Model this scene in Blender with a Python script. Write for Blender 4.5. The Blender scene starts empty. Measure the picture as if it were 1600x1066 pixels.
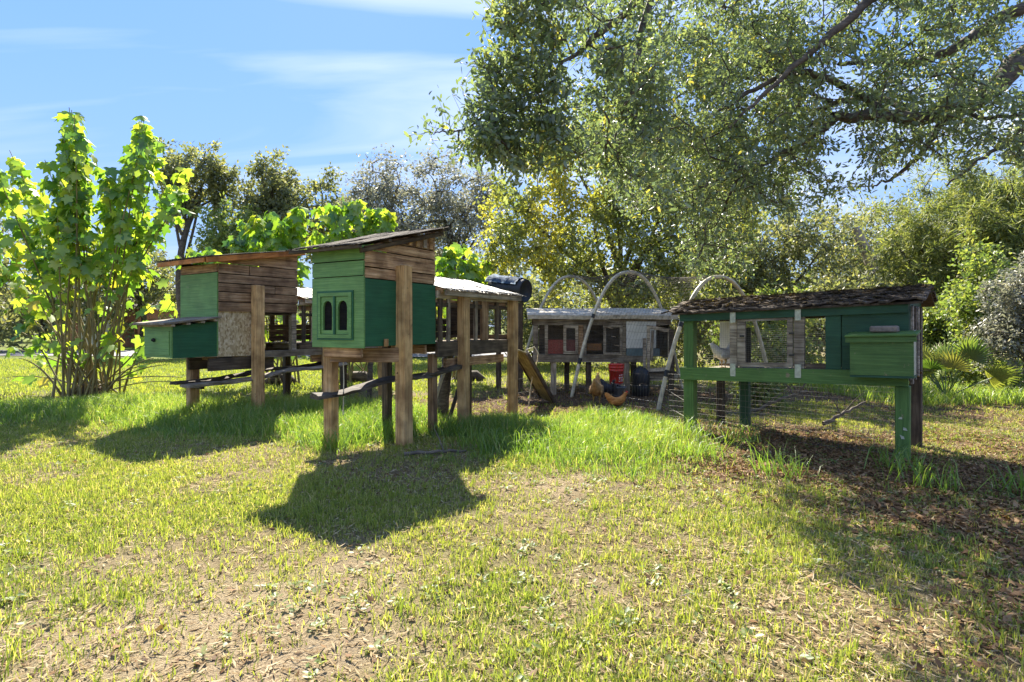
import bpy, bmesh, math, random
import numpy as np
from mathutils import Vector, Matrix

# ------------------------------------------------------------------ camera, sky, sun, exposure
scene = bpy.context.scene
col = scene.collection
F_PX, HOR, EYE = 900.0, 510.0, 1.4          # focal length in photo pixels, horizon row, eye height
cam_d = bpy.data.cameras.new('camera')
cam = bpy.data.objects.new('camera', cam_d); col.objects.link(cam)
cam_d.sensor_width = 36.0
cam_d.lens = 36.0 * F_PX / 1600.0
cam_d.shift_y = -(533.0 - HOR) / 1600.0
cam_d.clip_start = 0.05; cam_d.clip_end = 3000
cam.location = (0, 0, EYE); cam.rotation_euler = (math.radians(90), 0, 0)
scene.camera = cam

SUN_EL, SUN_AZ = math.radians(43.0), math.radians(-14.0)    # azimuth from +Y towards +X
world = bpy.data.worlds.new('World'); scene.world = world; world.use_nodes = True
wn, wl = world.node_tree.nodes, world.node_tree.links
wn.clear()
w_out = wn.new('ShaderNodeOutputWorld'); w_bg = wn.new('ShaderNodeBackground')
sky = wn.new('ShaderNodeTexSky'); sky.sky_type = 'NISHITA'; sky.sun_disc = False
sky.sun_elevation = SUN_EL; sky.sun_rotation = SUN_AZ
sky.air_density = 1.0; sky.dust_density = 0.15; sky.ozone_density = 2.5; sky.altitude = 0
w_bg.inputs['Strength'].default_value = 0.12
SKY_TINT = (0.45, 0.62, 0.88, 1)
# thin cirrus streaks over the whole dome
tc = wn.new('ShaderNodeTexCoord'); sep = wn.new('ShaderNodeSeparateXYZ')
wl.new(tc.outputs['Generated'], sep.inputs[0])
zc = wn.new('ShaderNodeMath'); zc.operation = 'ADD'; zc.inputs[1].default_value = 0.12; wl.new(sep.outputs['Z'], zc.inputs[0])
zm = wn.new('ShaderNodeMath'); zm.operation = 'MAXIMUM'; zm.inputs[1].default_value = 0.05; wl.new(zc.outputs[0], zm.inputs[0])
dv = wn.new('ShaderNodeVectorMath'); dv.operation = 'DIVIDE'
cmb = wn.new('ShaderNodeCombineXYZ')
for i in range(3): wl.new(zm.outputs[0], cmb.inputs[i])
wl.new(tc.outputs['Generated'], dv.inputs[0]); wl.new(cmb.outputs[0], dv.inputs[1])
mp = wn.new('ShaderNodeMapping'); mp.inputs['Rotation'].default_value = (0, 0, math.radians(50)); mp.inputs['Scale'].default_value = (0.42, 1.7, 0.0)
mp.inputs['Location'].default_value = (1.3, 0.7, 0)
wl.new(dv.outputs[0], mp.inputs[0])
nz = wn.new('ShaderNodeTexNoise'); nz.inputs['Scale'].default_value = 0.9; nz.inputs['Detail'].default_value = 6; nz.inputs['Roughness'].default_value = 0.48; nz.inputs['Distortion'].default_value = 0.7
wl.new(mp.outputs[0], nz.inputs['Vector'])
cr = wn.new('ShaderNodeValToRGB'); cr.color_ramp.elements[0].position = 0.45; cr.color_ramp.elements[1].position = 0.74
cr.color_ramp.elements[0].color = (0, 0, 0, 1); cr.color_ramp.elements[1].color = (0.8, 0.8, 0.8, 1)
wl.new(nz.outputs['Fac'], cr.inputs[0])
tint = wn.new('ShaderNodeMix'); tint.data_type = 'RGBA'; tint.blend_type = 'MULTIPLY'; tint.inputs['Factor'].default_value = 1
tint.inputs['B'].default_value = SKY_TINT
# compress the glare round the sun (the photograph is tone-mapped the same way over the whole dome)
lum = wn.new('ShaderNodeRGBToBW'); wl.new(sky.outputs[0], lum.inputs[0])
pw = wn.new('ShaderNodeMath'); pw.operation = 'POWER'; pw.inputs[1].default_value = -0.60; wl.new(lum.outputs[0], pw.inputs[0])
scl = wn.new('ShaderNodeVectorMath'); scl.operation = 'SCALE'; wl.new(sky.outputs[0], scl.inputs[0]); wl.new(pw.outputs[0], scl.inputs['Scale'])
wl.new(scl.outputs[0], tint.inputs['A'])
mixc = wn.new('ShaderNodeMix'); mixc.data_type = 'RGBA'
wl.new(cr.outputs[0], mixc.inputs['Factor']); wl.new(tint.outputs['Result'], mixc.inputs['A'])
mixc.inputs['B'].default_value = (2.5, 2.65, 2.85, 1)
# air near the horizon is paler, all the way round
hz1 = wn.new('ShaderNodeMath'); hz1.operation = 'SUBTRACT'; hz1.use_clamp = True; hz1.inputs[0].default_value = 1.0; wl.new(sep.outputs['Z'], hz1.inputs[1])
hz2 = wn.new('ShaderNodeMath'); hz2.operation = 'POWER'; hz2.inputs[1].default_value = 3.0; wl.new(hz1.outputs[0], hz2.inputs[0])
hz3 = wn.new('ShaderNodeMath'); hz3.operation = 'MULTIPLY'; hz3.inputs[1].default_value = 0.80; wl.new(hz2.outputs[0], hz3.inputs[0])
mixh = wn.new('ShaderNodeMix'); mixh.data_type = 'RGBA'; wl.new(hz3.outputs[0], mixh.inputs['Factor']); wl.new(mixc.outputs['Result'], mixh.inputs['A']); mixh.inputs['B'].default_value = (1.02, 1.32, 2.0, 1)
wl.new(mixh.outputs['Result'], w_bg.inputs['Color']); wl.new(w_bg.outputs[0], w_out.inputs[0])

sun_d = bpy.data.lights.new('sun', 'SUN'); sun_d.energy = 3.7; sun_d.angle = math.radians(0.55); sun_d.color = (1.0, 0.93, 0.80)
sun = bpy.data.objects.new('sun', sun_d); col.objects.link(sun)
to_sun = Vector((math.sin(SUN_AZ) * math.cos(SUN_EL), math.cos(SUN_AZ) * math.cos(SUN_EL), math.sin(SUN_EL)))
sun.rotation_euler = to_sun.to_track_quat('Z', 'Y').to_euler()
sun.location = to_sun * 50

vs = scene.view_settings
vs.view_transform = 'Standard'; vs.look = 'None'; vs.gamma = 1; vs.use_curve_mapping = False
vs.exposure = 2.18
scene.render.engine = 'CYCLES'
scene.cycles.max_bounces = 6; scene.cycles.transparent_max_bounces = 6
scene.cycles.diffuse_bounces = 4; scene.cycles.glossy_bounces = 2; scene.cycles.transmission_bounces = 4

# ------------------------------------------------------------------ helpers
R = np.random.default_rng(7)
random.seed(7)
WM = {}                                     # world matrices, for parenting
def at(px, py, D):
    return Vector(((px - 800) / F_PX * D, D, EYE - (py - HOR) / F_PX * D))
def put(o, M=None, parent=None):
    M = M if M is not None else Matrix.Identity(4)
    col.objects.link(o); WM[o.name] = M
    if parent is not None:
        o.parent = parent; o.matrix_basis = WM[parent.name].inverted() @ M
    else:
        o.matrix_basis = M
    return o
def tag(o, label=None, cat=None, group=None, kind=None):
    if label: o['label'] = label
    if cat: o['category'] = cat
    if group: o['group'] = group
    if kind: o['kind'] = kind
    return o
def thing(name, loc, label, cat, group=None):
    o = bpy.data.objects.new(name, None); o.empty_display_size = 0.2
    put(o, Matrix.Translation(Vector(loc)))
    return tag(o, label, cat, group)
def fast_mesh(name, V, faces, attr=None, smooth=False):
    """faces: list of (n,k) int arrays"""
    me = bpy.data.meshes.new(name)
    V = np.asarray(V, np.float32)
    me.vertices.add(len(V)); me.vertices.foreach_set('co', V.ravel())
    faces = [np.asarray(f, np.int32) for f in faces if len(f)]
    loops = np.concatenate([f.ravel() for f in faces])
    tot = np.concatenate([np.full(len(f), f.shape[1], np.int32) for f in faces])
    start = np.concatenate([[0], np.cumsum(tot)[:-1]]).astype(np.int32)
    me.loops.add(len(loops)); me.loops.foreach_set('vertex_index', loops)
    me.polygons.add(len(tot)); me.polygons.foreach_set('loop_start', start)
    if attr is not None:
        for k, a in attr.items():
            at_ = me.attributes.new(k, 'FLOAT', 'POINT'); at_.data.foreach_set('value', np.asarray(a, np.float32))
    me.update(calc_edges=True)
    if smooth: me.polygons.foreach_set('use_smooth', np.ones(len(tot), bool))
    return me
def mesh_obj(name, me, mat, parent=None, M=None):
    o = bpy.data.objects.new(name, me)
    if mat is not None and len(me.materials) == 0: me.materials.append(mat)
    return put(o, M, parent)
def bm_obj(name, bm, mat, parent=None, M=None, smooth=False):
    bmesh.ops.recalc_face_normals(bm, faces=bm.faces)
    me = bpy.data.meshes.new(name); bm.to_mesh(me); bm.free()
    if smooth: me.polygons.foreach_set('use_smooth', np.ones(len(me.polygons), bool))
    return mesh_obj(name, me, mat, parent, M)
def board(name, p0, p1, w, t, mat, parent, up=(0, 0, 1), bev=0.005, jit=0.0025):
    """a sawn board from p0 to p1: w along 'up', t across"""
    p0, p1 = Vector(p0), Vector(p1); X = (p1 - p0); L = X.length; X.normalize()
    Z = Vector(up); Z = Z - X * Z.dot(X)
    if Z.length < 1e-3: Z = Vector((1, 0, 0)) - X * X.x
    Z.normalize(); Y = Z.cross(X)
    M = Matrix((X, Y, Z)).transposed().to_4x4(); M.translation = (p0 + p1) / 2
    bm = bmesh.new(); bmesh.ops.create_cube(bm, size=1)
    for v in bm.verts:
        v.co = Vector((v.co.x * L + random.uniform(-jit, jit), v.co.y * t + random.uniform(-jit, jit) * .6, v.co.z * w + random.uniform(-jit, jit)))
    if bev: bmesh.ops.bevel(bm, geom=list(bm.edges), offset=min(bev, t * .3), segments=1, affect='EDGES')
    return bm_obj(name, bm, mat, parent, M)
def fpoly(name, fr, pts, y0, y1, mat, parent):
    """polygon in a wall frame, extruded from y0 to y1 along the wall's normal.  fr = (origin, ex, en)"""
    O, ex, en = fr; ez = Vector((0, 0, 1))
    c = Vector((sum(p[0] for p in pts) / len(pts), 0, sum(p[1] for p in pts) / len(pts)))
    # right handed: X=ex, Y=ez x ex
    Y = ez.cross(ex); s = 1 if Y.dot(en) > 0 else -1
    M = Matrix((ex, Y, ez)).transposed().to_4x4(); M.translation = O + ex * c.x + ez * c.z
    bm = bmesh.new()
    a = [bm.verts.new((p[0] - c.x, s * y0, p[1] - c.z)) for p in pts]
    b = [bm.verts.new((p[0] - c.x, s * y1, p[1] - c.z)) for p in pts]
    bm.faces.new(a); bm.faces.new(b)
    n = len(pts)
    for i in range(n): bm.faces.new((a[i], a[(i + 1) % n], b[(i + 1) % n], b[i]))
    return bm_obj(name, bm, mat, parent, M)
def frect(name, fr, x0, x1, z0, z1, y0, y1, mat, parent, j=0.003):
    r = lambda: random.uniform(-j, j)
    return fpoly(name, fr, [(x0 + r(), z0 + r()), (x1 + r(), z0 + r()), (x1 + r(), z1 + r()), (x0 + r(), z1 + r())], y0, y1, mat, parent)
def fring(name, fr, outer, inner, y0, y1, mat, parent):
    """a flat frame between two outlines with the same number of points"""
    O, ex, en = fr; ez = Vector((0, 0, 1)); Y = ez.cross(ex); s = 1 if Y.dot(en) > 0 else -1
    M = Matrix((ex, Y, ez)).transposed().to_4x4(); M.translation = O
    bm = bmesh.new(); n = len(outer)
    V = [[bm.verts.new((p[0], s * y, p[1])) for p in ring] for ring in (outer, inner) for y in (y0, y1)]
    o0, o1, i0, i1 = V
    for k in range(n):
        m = (k + 1) % n
        for q in ((o0[k], o0[m], i0[m], i0[k]), (o1[k], o1[m], i1[m], i1[k]), (o0[k], o0[m], o1[m], o1[k]), (i0[k], i0[m], i1[m], i1[k])):
            try: bm.faces.new(q)
            except ValueError: pass
    return bm_obj(name, bm, mat, parent, M)
def tube_arrays(pts, rad, sides=6):
    P = np.array([tuple(p) for p in pts], float); n = len(P)
    rad = np.broadcast_to(np.asarray(rad, float), (n,))
    T = np.gradient(P, axis=0); T /= np.linalg.norm(T, axis=1)[:, None] + 1e-9
    ref = np.array([0, 0, 1.0]) if abs(T[0, 2]) < .9 else np.array([1.0, 0, 0])
    A = np.cross(T, ref); A /= np.linalg.norm(A, axis=1)[:, None] + 1e-9
    B = np.cross(T, A)
    th = np.arange(sides) / sides * 2 * np.pi
    V = P[:, None] + rad[:, None, None] * (np.cos(th)[None, :, None] * A[:, None] + np.sin(th)[None, :, None] * B[:, None])
    V = V.reshape(-1, 3)
    i, j = np.meshgrid(np.arange(n - 1), np.arange(sides), indexing='ij')
    k = (j + 1) % sides
    Fq = np.stack([i * sides + j, i * sides + k, (i + 1) * sides + k, (i + 1) * sides + j], -1).reshape(-1, 4)
    return V, Fq
class Acc:
    """collects arrays for one mesh"""
    def __init__(s): s.V, s.F, s.n, s.A = [], {}, 0, []
    def add(s, V, F, a=0.5):
        s.V.append(V); s.F.setdefault(F.shape[1], []).append(F + s.n); s.n += len(V)
        s.A.append(np.broadcast_to(np.asarray(a, float), (len(V),)))
    def tube(s, pts, rad, sides=6, a=0.5): s.add(*tube_arrays(pts, rad, sides), a)
    def mesh(s, name, smooth=False):
        return fast_mesh(name, np.concatenate(s.V), [np.concatenate(f) for f in s.F.values()], {'v': np.concatenate(s.A)}, smooth)
    def obj(s, name, mat, parent=None, smooth=False): return mesh_obj(name, s.mesh(name, smooth), mat, parent, WM[parent.name] if parent and False else None)
def wire_grid(name, p00, eu, ev, nu, nv, r, mat, parent, sag=0.0):
    """welded wire panel: real thin wires, corner p00, edge vectors eu and ev"""
    a = Acc(); p00, eu, ev = Vector(p00), Vector(eu), Vector(ev); nrm = eu.cross(ev).normalized()
    def P(s, t): return p00 + eu * s + ev * t + nrm * (sag * math.sin(s * 9 + t * 5) * math.sin(s * 4 - t * 7))
    for i in range(nu + 1): a.tube([P(i / nu, t / 6) for t in range(7)], r, 3)
    for j in range(nv + 1): a.tube([P(t / 6, j / nv) for t in range(7)], r, 3)
    o = a.obj(name, mat, parent); o['kind'] = 'stuff'; return o
def vnoise(x, y, seed=0, freq=1.0):
    g = np.random.default_rng(seed).random((64, 64))
    x = np.asarray(x) * freq + 1000; y = np.asarray(y) * freq + 1000
    xi, yi = np.floor(x).astype(int), np.floor(y).astype(int); fx, fy = x - xi, y - yi
    fx = fx * fx * (3 - 2 * fx); fy = fy * fy * (3 - 2 * fy)
    G = lambda a, b: g[a % 64, b % 64]
    return (G(xi, yi) * (1 - fx) + G(xi + 1, yi) * fx) * (1 - fy) + (G(xi, yi + 1) * (1 - fx) + G(xi + 1, yi + 1) * fx) * fy
def fbm(x, y, seed=0, freq=1.0, oct=3):
    s, w = 0, 0
    for k in range(oct): s = s + vnoise(x, y, seed + k, freq * 2 ** k) / 2 ** k; w += 1 / 2 ** k
    return s / w
def ell(x, y, cx, cy, rx, ry, soft=0.35):
    d = np.sqrt(((np.asarray(x) - cx) / rx) ** 2 + ((np.asarray(y) - cy) / ry) ** 2)
    return np.clip((1 + soft - d) / (2 * soft), 0, 1)
def ground_z(x, y):
    x, y = np.asarray(x, float), np.asarray(y, float)
    near = np.exp(-((x / 40) ** 2 + ((y - 8) / 40) ** 2))
    z = (fbm(x, y, 11, 0.35) - .5) * .10 + (fbm(x, y, 15, 1.7) - .5) * .03
    z = z * near + .07 * ell(x, y, 1.3, 7.6, 1.9, 1.9, .8)
    return z
def gz(x, y): return float(ground_z(np.array([x]), np.array([y]))[0])

# ------------------------------------------------------------------ materials
def new_mat(name):
    m = bpy.data.materials.new(name); m.use_nodes = True; nt = m.node_tree
    b = nt.nodes['Principled BSDF']; return m, nt.nodes, nt.links, b
def ramp(nodes, stops):
    r = nodes.new('ShaderNodeValToRGB'); e = r.color_ramp.elements
    while len(e) < len(stops): e.new(0.5)
    for el, (p, c) in zip(e, stops): el.position = p; el.color = (*c, 1)
    return r
def wood(name, dark, mid, light, grain=(1.2, 22, 14), rough=.85, bump=.5, hue=.35, weath=None, blotch=.8):
    m, N, L, b = new_mat(name)
    t = N.new('ShaderNodeTexCoord'); oi = N.new('ShaderNodeObjectInfo')
    off = N.new('ShaderNodeVectorMath'); off.operation = 'ADD'
    sc = N.new('ShaderNodeVectorMath'); sc.operation = 'SCALE'; sc.inputs[0].default_value = (37, 19, 53)
    L.new(oi.outputs['Random'], sc.inputs['Scale']); L.new(t.outputs['Object'], off.inputs[0]); L.new(sc.outputs[0], off.inputs[1])
    mp = N.new('ShaderNodeMapping'); mp.inputs['Scale'].default_value = grain; L.new(off.outputs[0], mp.inputs[0])
    n = N.new('ShaderNodeTexNoise'); n.inputs['Scale'].default_value = 2.2; n.inputs['Detail'].default_value = 6; n.inputs['Roughness'].default_value = .62; n.inputs['Distortion'].default_value = .5
    L.new(mp.outputs[0], n.inputs['Vector'])
    r = ramp(N, [(.28, dark), (.5, mid), (.74, light)]); L.new(n.outputs['Fac'], r.inputs[0])
    # blotches / weathering
    n2 = N.new('ShaderNodeTexNoise'); n2.inputs['Scale'].default_value = 5; n2.inputs['Detail'].default_value = 4; L.new(off.outputs[0], n2.inputs['Vector'])
    r2 = ramp(N, [(.36, (.42, .38, .35)), (.60, (1, 1, 1))]); L.new(n2.outputs['Fac'], r2.inputs[0])
    mx = N.new('ShaderNodeMix'); mx.data_type = 'RGBA'; mx.blend_type = 'MULTIPLY'; mx.inputs['Factor'].default_value = blotch
    L.new(r.outputs[0], mx.inputs['A']); L.new(r2.outputs[0], mx.inputs['B'])
    hv = N.new('ShaderNodeHueSaturation'); mr = N.new('ShaderNodeMapRange'); mr.inputs['To Min'].default_value = 1 - hue; mr.inputs['To Max'].default_value = 1 + hue
    L.new(oi.outputs['Random'], mr.inputs['Value']); L.new(mr.outputs[0], hv.inputs['Value']); L.new(mx.outputs['Result'], hv.inputs['Color'])
    outc = hv.outputs[0]
    if weath:
        n3 = N.new('ShaderNodeTexNoise'); n3.inputs['Scale'].default_value = 9; n3.inputs['Detail'].default_value = 7; n3.inputs['Roughness'].default_value = .7; L.new(off.outputs[0], n3.inputs['Vector'])
        r3 = ramp(N, [(weath[1], (0, 0, 0)), (weath[1] + .06, (1, 1, 1))]); L.new(n3.outputs['Fac'], r3.inputs[0])
        m3 = N.new('ShaderNodeMix'); m3.data_type = 'RGBA'; L.new(r3.outputs[0], m3.inputs['Factor']); L.new(outc, m3.inputs['A']); m3.inputs['B'].default_value = (*weath[0], 1)
        outc = m3.outputs['Result']
    L.new(outc, b.inputs['Base Color']); b.inputs['Roughness'].default_value = rough
    bp = N.new('ShaderNodeBump'); bp.inputs['Strength'].default_value = bump; bp.inputs['Distance'].default_value = .006
    L.new(n.outputs['Fac'], bp.inputs['Height']); L.new(bp.outputs[0], b.inputs['Normal'])
    return m
def plain(name, c, rough=.7, metal=0., var=.25, scale=8, bump=.1, spec=.5):
    m, N, L, b = new_mat(name)
    t = N.new('ShaderNodeTexCoord'); n = N.new('ShaderNodeTexNoise'); n.inputs['Scale'].default_value = scale; n.inputs['Detail'].default_value = 5
    L.new(t.outputs['Object'], n.inputs['Vector'])
    r = ramp(N, [(.3, tuple(x * (1 - var) for x in c)), (.7, tuple(min(1, x * (1 + var)) for x in c))]); L.new(n.outputs['Fac'], r.inputs[0])
    L.new(r.outputs[0], b.inputs['Base Color']); b.inputs['Roughness'].default_value = rough; b.inputs['Metallic'].default_value = metal
    b.inputs['Specular IOR Level'].default_value = spec
    bp = N.new('ShaderNodeBump'); bp.inputs['Strength'].default_value = bump; bp.inputs['Distance'].default_value = .01
    L.new(n.outputs['Fac'], bp.inputs['Height']); L.new(bp.outputs[0], b.inputs['Normal'])
    return m
def leafm(name, stops, trans=.45, gloss=.06, grough=.4, tmul=(1.25, 1.35, .6)):
    m = bpy.data.materials.new(name); m.use_nodes = True; N, L = m.node_tree.nodes, m.node_tree.links; N.clear()
    o = N.new('ShaderNodeOutputMaterial'); a = N.new('ShaderNodeAttribute'); a.attribute_name = 'v'
    r = ramp(N, stops); L.new(a.outputs['Fac'], r.inputs[0])
    d = N.new('ShaderNodeBsdfDiffuse'); tr = N.new('ShaderNodeBsdfTranslucent'); mx = N.new('ShaderNodeMixShader'); mx.inputs[0].default_value = trans
    tm = N.new('ShaderNodeMix'); tm.data_type = 'RGBA'; tm.blend_type = 'MULTIPLY'; tm.inputs['Factor'].default_value = 1; tm.inputs['B'].default_value = (*tmul, 1)
    L.new(r.outputs[0], d.inputs['Color']); L.new(r.outputs[0], tm.inputs['A']); L.new(tm.outputs['Result'], tr.inputs['Color'])
    L.new(d.outputs[0], mx.inputs[1]); L.new(tr.outputs[0], mx.inputs[2])
    if gloss:
        g = N.new('ShaderNodeBsdfGlossy'); g.inputs['Roughness'].default_value = grough; m2 = N.new('ShaderNodeMixShader'); m2.inputs[0].default_value = gloss
        L.new(mx.outputs[0], m2.inputs[1]); L.new(g.outputs[0], m2.inputs[2]); L.new(m2.outputs[0], o.inputs[0])
    else: L.new(mx.outputs[0], o.inputs[0])
    return m

M_POST = wood('treated_post', (.24, .11, .035), (.60, .37, .16), (.78, .55, .28), (.8, 20, 20), hue=.15, bump=.9, weath=((.13, .07, .035), .66))
M_BROWN = wood('brown_plank', (.08, .038, .018), (.40, .235, .12), (.70, .50, .31), (.8, 22, 18), hue=.35, bump=.9)
M_GREY = wood('grey_weathered_wood', (.08, .06, .045), (.36, .295, .215), (.62, .53, .41), (.9, 22, 18), bump=.9)
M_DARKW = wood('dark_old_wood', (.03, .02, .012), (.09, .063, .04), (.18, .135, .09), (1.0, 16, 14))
M_ORANGE = wood('orange_fascia', (.36, .11, .02), (.58, .22, .05), (.66, .32, .10), (1, 18, 16), hue=.1)
M_LGREEN = wood('light_green_paint', (.08, .185, .05), (.13, .27, .075), (.195, .35, .11), (1.0, 26, 30), rough=.65, bump=.5, hue=.08, weath=((.24, .26, .14), .64), blotch=.28)
M_DGREEN = wood('dark_green_paint', (.006, .075, .032), (.012, .10, .042), (.022, .13, .055), (1.0, 26, 30), rough=.6, bump=.5, hue=.08, weath=((.07, .15, .08), .67), blotch=.28)
M_HGREEN = wood('hutch_green_paint', (.045, .105, .02), (.08, .165, .034), (.13, .235, .06), (1.0, 26, 30), rough=.7, bump=.5, hue=.12, weath=((.24, .19, .11), .62), blotch=.28)
M_HDARK = wood('hutch_dark_green_paint', (.01, .05, .024), (.018, .072, .034), (.028, .10, .048), (1.0, 26, 30), rough=.7, bump=.5, hue=.1, weath=((.06, .09, .05), .64), blotch=.28)
M_OSB = None
def osb():
    m, N, L, b = new_mat('strand_board'); t = N.new('ShaderNodeTexCoord')
    v = N.new('ShaderNodeTexVoronoi'); v.inputs['Scale'].default_value = 46; v.feature = 'F1'
    mp = N.new('ShaderNodeMapping'); mp.inputs['Scale'].default_value = (1, 1, .55); mp.inputs['Rotation'].default_value = (0, .6, 0)
    L.new(t.outputs['Object'], mp.inputs[0]); L.new(mp.outputs[0], v.inputs['Vector'])
    s = N.new('ShaderNodeSeparateColor'); L.new(v.outputs['Color'], s.inputs[0])
    r = ramp(N, [(0, (.28, .19, .09)), (.5, (.50, .38, .22)), (1, (.64, .53, .36))]); L.new(s.outputs[0], r.inputs[0])
    L.new(r.outputs[0], b.inputs['Base Color']); b.inputs['Roughness'].default_value = .85
    return m
M_OSB = osb()
M_METAL = plain('galvanised_roof', (.40, .39, .37), .5, .35, .4, 6, .1)
M_RUSTY = plain('old_roofing', (.13, .115, .10), .9, 0, .45, 7, .2, .15)
M_WIRE = plain('wire', (.22, .21, .19), .5, .6, .2, 20, 0)
M_DWIRE = plain('dark_wire', (.03, .03, .03), .6, .3, .2, 20, 0)
M_PVC = plain('weathered_pvc', (.55, .48, .34), .5, 0, .3, 9, .1)
M_WHITEB = plain('white_board', (.66, .64, .58), .7, 0, .12, 6, .1)
M_PLATE = plain('pale_hinge', (.42, .43, .34), .5, .3, .25, 30, .1)
M_BLACK = plain('black_plastic', (.012, .012, .013), .5, 0, .3, 9, .1)
M_RED = plain('red_plastic', (.55, .035, .02), .35, 0, .12, 6, .05)
M_PRINT = plain('white_print', (.75, .72, .68), .5, 0, .1, 30, 0)
M_TRAY = plain('grey_tray', (.16, .16, .165), .6, 0, .2, 10, .1)
M_TARP = plain('blue_tarp', (.09, .14, .21), .8, 0, .5, 7, .3, .15)
M_BLUEP = plain('blue_grey_paint', (.12, .17, .18), .6, 0, .2, 10, .1)
M_BARK = wood('bark', (.03, .024, .018), (.10, .08, .06), (.20, .165, .13), (3, 14, 14), bump=1.0, hue=.1)
M_TWIG = plain('twig', (.13, .105, .08), .9, 0, .4, 14, .3)
M_STEM = plain('cane_stem', (.20, .16, .06), .75, 0, .4, 6, .2)
M_BRICK = plain('block', (.20, .16, .13), .9, 0, .3, 25, .4)
M_ASPHALT = plain('asphalt', (.22, .21, .20), .9, 0, .15, 4, .1)
# ------------------------------------------------------------------ ground and road
def ground():
    n = 240
    def axis(lo, hi, c, n, k):
        t = np.linspace(-1, 1, n); s = np.sinh(k * t) / np.sinh(k)
        return np.where(s < 0, c + s * (c - lo), c + s * (hi - c))
    xs = axis(-600, 600, 0, n, 5.2); ys = axis(-200, 1200, 6, n, 5.4)
    X, Y = np.meshgrid(xs, ys, indexing='ij')
    Z = ground_z(X, Y)
    V = np.stack([X, Y, Z], -1).reshape(-1, 3)
    i, j = np.meshgrid(np.arange(n - 1), np.arange(n - 1), indexing='ij')
    Fq = np.stack([i * n + j, (i + 1) * n + j, (i + 1) * n + j + 1, i * n + j + 1], -1).reshape(-1, 4)
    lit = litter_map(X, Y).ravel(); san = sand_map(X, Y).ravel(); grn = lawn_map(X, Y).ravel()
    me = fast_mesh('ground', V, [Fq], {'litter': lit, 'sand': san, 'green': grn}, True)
    m, N, L, b = new_mat('ground_soil')
    t = N.new('ShaderNodeTexCoord')
    def noise(sc, det=6, ro=.6):
        q = N.new('ShaderNodeTexNoise'); q.inputs['Scale'].default_value = sc; q.inputs['Detail'].default_value = det; q.inputs['Roughness'].default_value = ro
        L.new(t.outputs['Object'], q.inputs['Vector']); return q
    def attr(nm):
        a = N.new('ShaderNodeAttribute'); a.attribute_name = nm; return a
    n1, n2, n3 = noise(3.5), noise(38, 5, .7), noise(110, 3, .7)
    soil = ramp(N, [(.30, (.13, .09, .045)), (.5, (.29, .21, .12)), (.68, (.43, .34, .21))]); L.new(n2.outputs['Fac'], soil.inputs[0])
    sand = ramp(N, [(.3, (.27, .19, .11)), (.5, (.42, .32, .20)), (.7, (.52, .42, .28))]); L.new(n3.outputs['Fac'], sand.inputs[0])
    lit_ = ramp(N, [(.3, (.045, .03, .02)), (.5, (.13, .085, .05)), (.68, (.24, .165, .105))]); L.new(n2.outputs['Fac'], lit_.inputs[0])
    gre = ramp(N, [(.3, (.10, .14, .03)), (.7, (.22, .26, .06))]); L.new(n2.outputs['Fac'], gre.inputs[0])
    def mix(fac, A, B):
        x = N.new('ShaderNodeMix'); x.data_type = 'RGBA'; L.new(fac, x.inputs['Factor']); L.new(A, x.inputs['A']); L.new(B, x.inputs['B']); return x.outputs['Result']
    c = mix(attr('sand').outputs['Fac'], soil.outputs[0], sand.outputs[0])
    c = mix(attr('green').outputs['Fac'], c, gre.outputs[0])
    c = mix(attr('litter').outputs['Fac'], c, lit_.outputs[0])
    L.new(c, b.inputs['Base Color']); b.inputs['Roughness'].default_value = .95; b.inputs['Specular IOR Level'].default_value = .1
    bp = N.new('ShaderNodeBump'); bp.inputs['Strength'].default_value = 1.0; bp.inputs['Distance'].default_value = .05
    ad = N.new('ShaderNodeMath'); ad.operation = 'MULTIPLY_ADD'; ad.inputs[1].default_value = .5; L.new(n3.outputs['Fac'], ad.inputs[0]); L.new(n2.outputs['Fac'], ad.inputs[2]); L.new(ad.outputs[0], bp.inputs['Height']); L.new(bp.outputs[0], b.inputs['Normal'])
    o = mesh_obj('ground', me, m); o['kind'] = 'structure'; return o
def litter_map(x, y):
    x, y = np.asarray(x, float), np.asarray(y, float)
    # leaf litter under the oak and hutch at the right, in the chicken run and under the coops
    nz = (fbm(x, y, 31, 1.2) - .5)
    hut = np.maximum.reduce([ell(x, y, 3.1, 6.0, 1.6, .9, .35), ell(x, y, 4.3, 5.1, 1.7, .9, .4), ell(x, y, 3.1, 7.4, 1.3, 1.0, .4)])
    shade = np.clip((x - 2.05) * 1.1 + nz * 2.2, 0, 1) * np.clip((5.6 - y) / 1.2, 0, 1) * np.clip((x - 1.2) / .5, 0, 1) * .9  # brown litter, its extent shaped to the oak's cast shade to darken it
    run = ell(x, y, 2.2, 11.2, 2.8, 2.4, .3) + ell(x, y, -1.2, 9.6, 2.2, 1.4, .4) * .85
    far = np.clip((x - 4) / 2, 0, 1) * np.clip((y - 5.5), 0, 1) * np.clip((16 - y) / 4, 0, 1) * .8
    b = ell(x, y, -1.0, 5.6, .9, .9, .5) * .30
    return np.clip(np.maximum.reduce([np.clip(hut * 1.5 + nz * .6, 0, 1.6), shade * 1.2, run, far, b]) * (.6 + .8 * fbm(x, y, 35, 2.2)), 0, 1)
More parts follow.
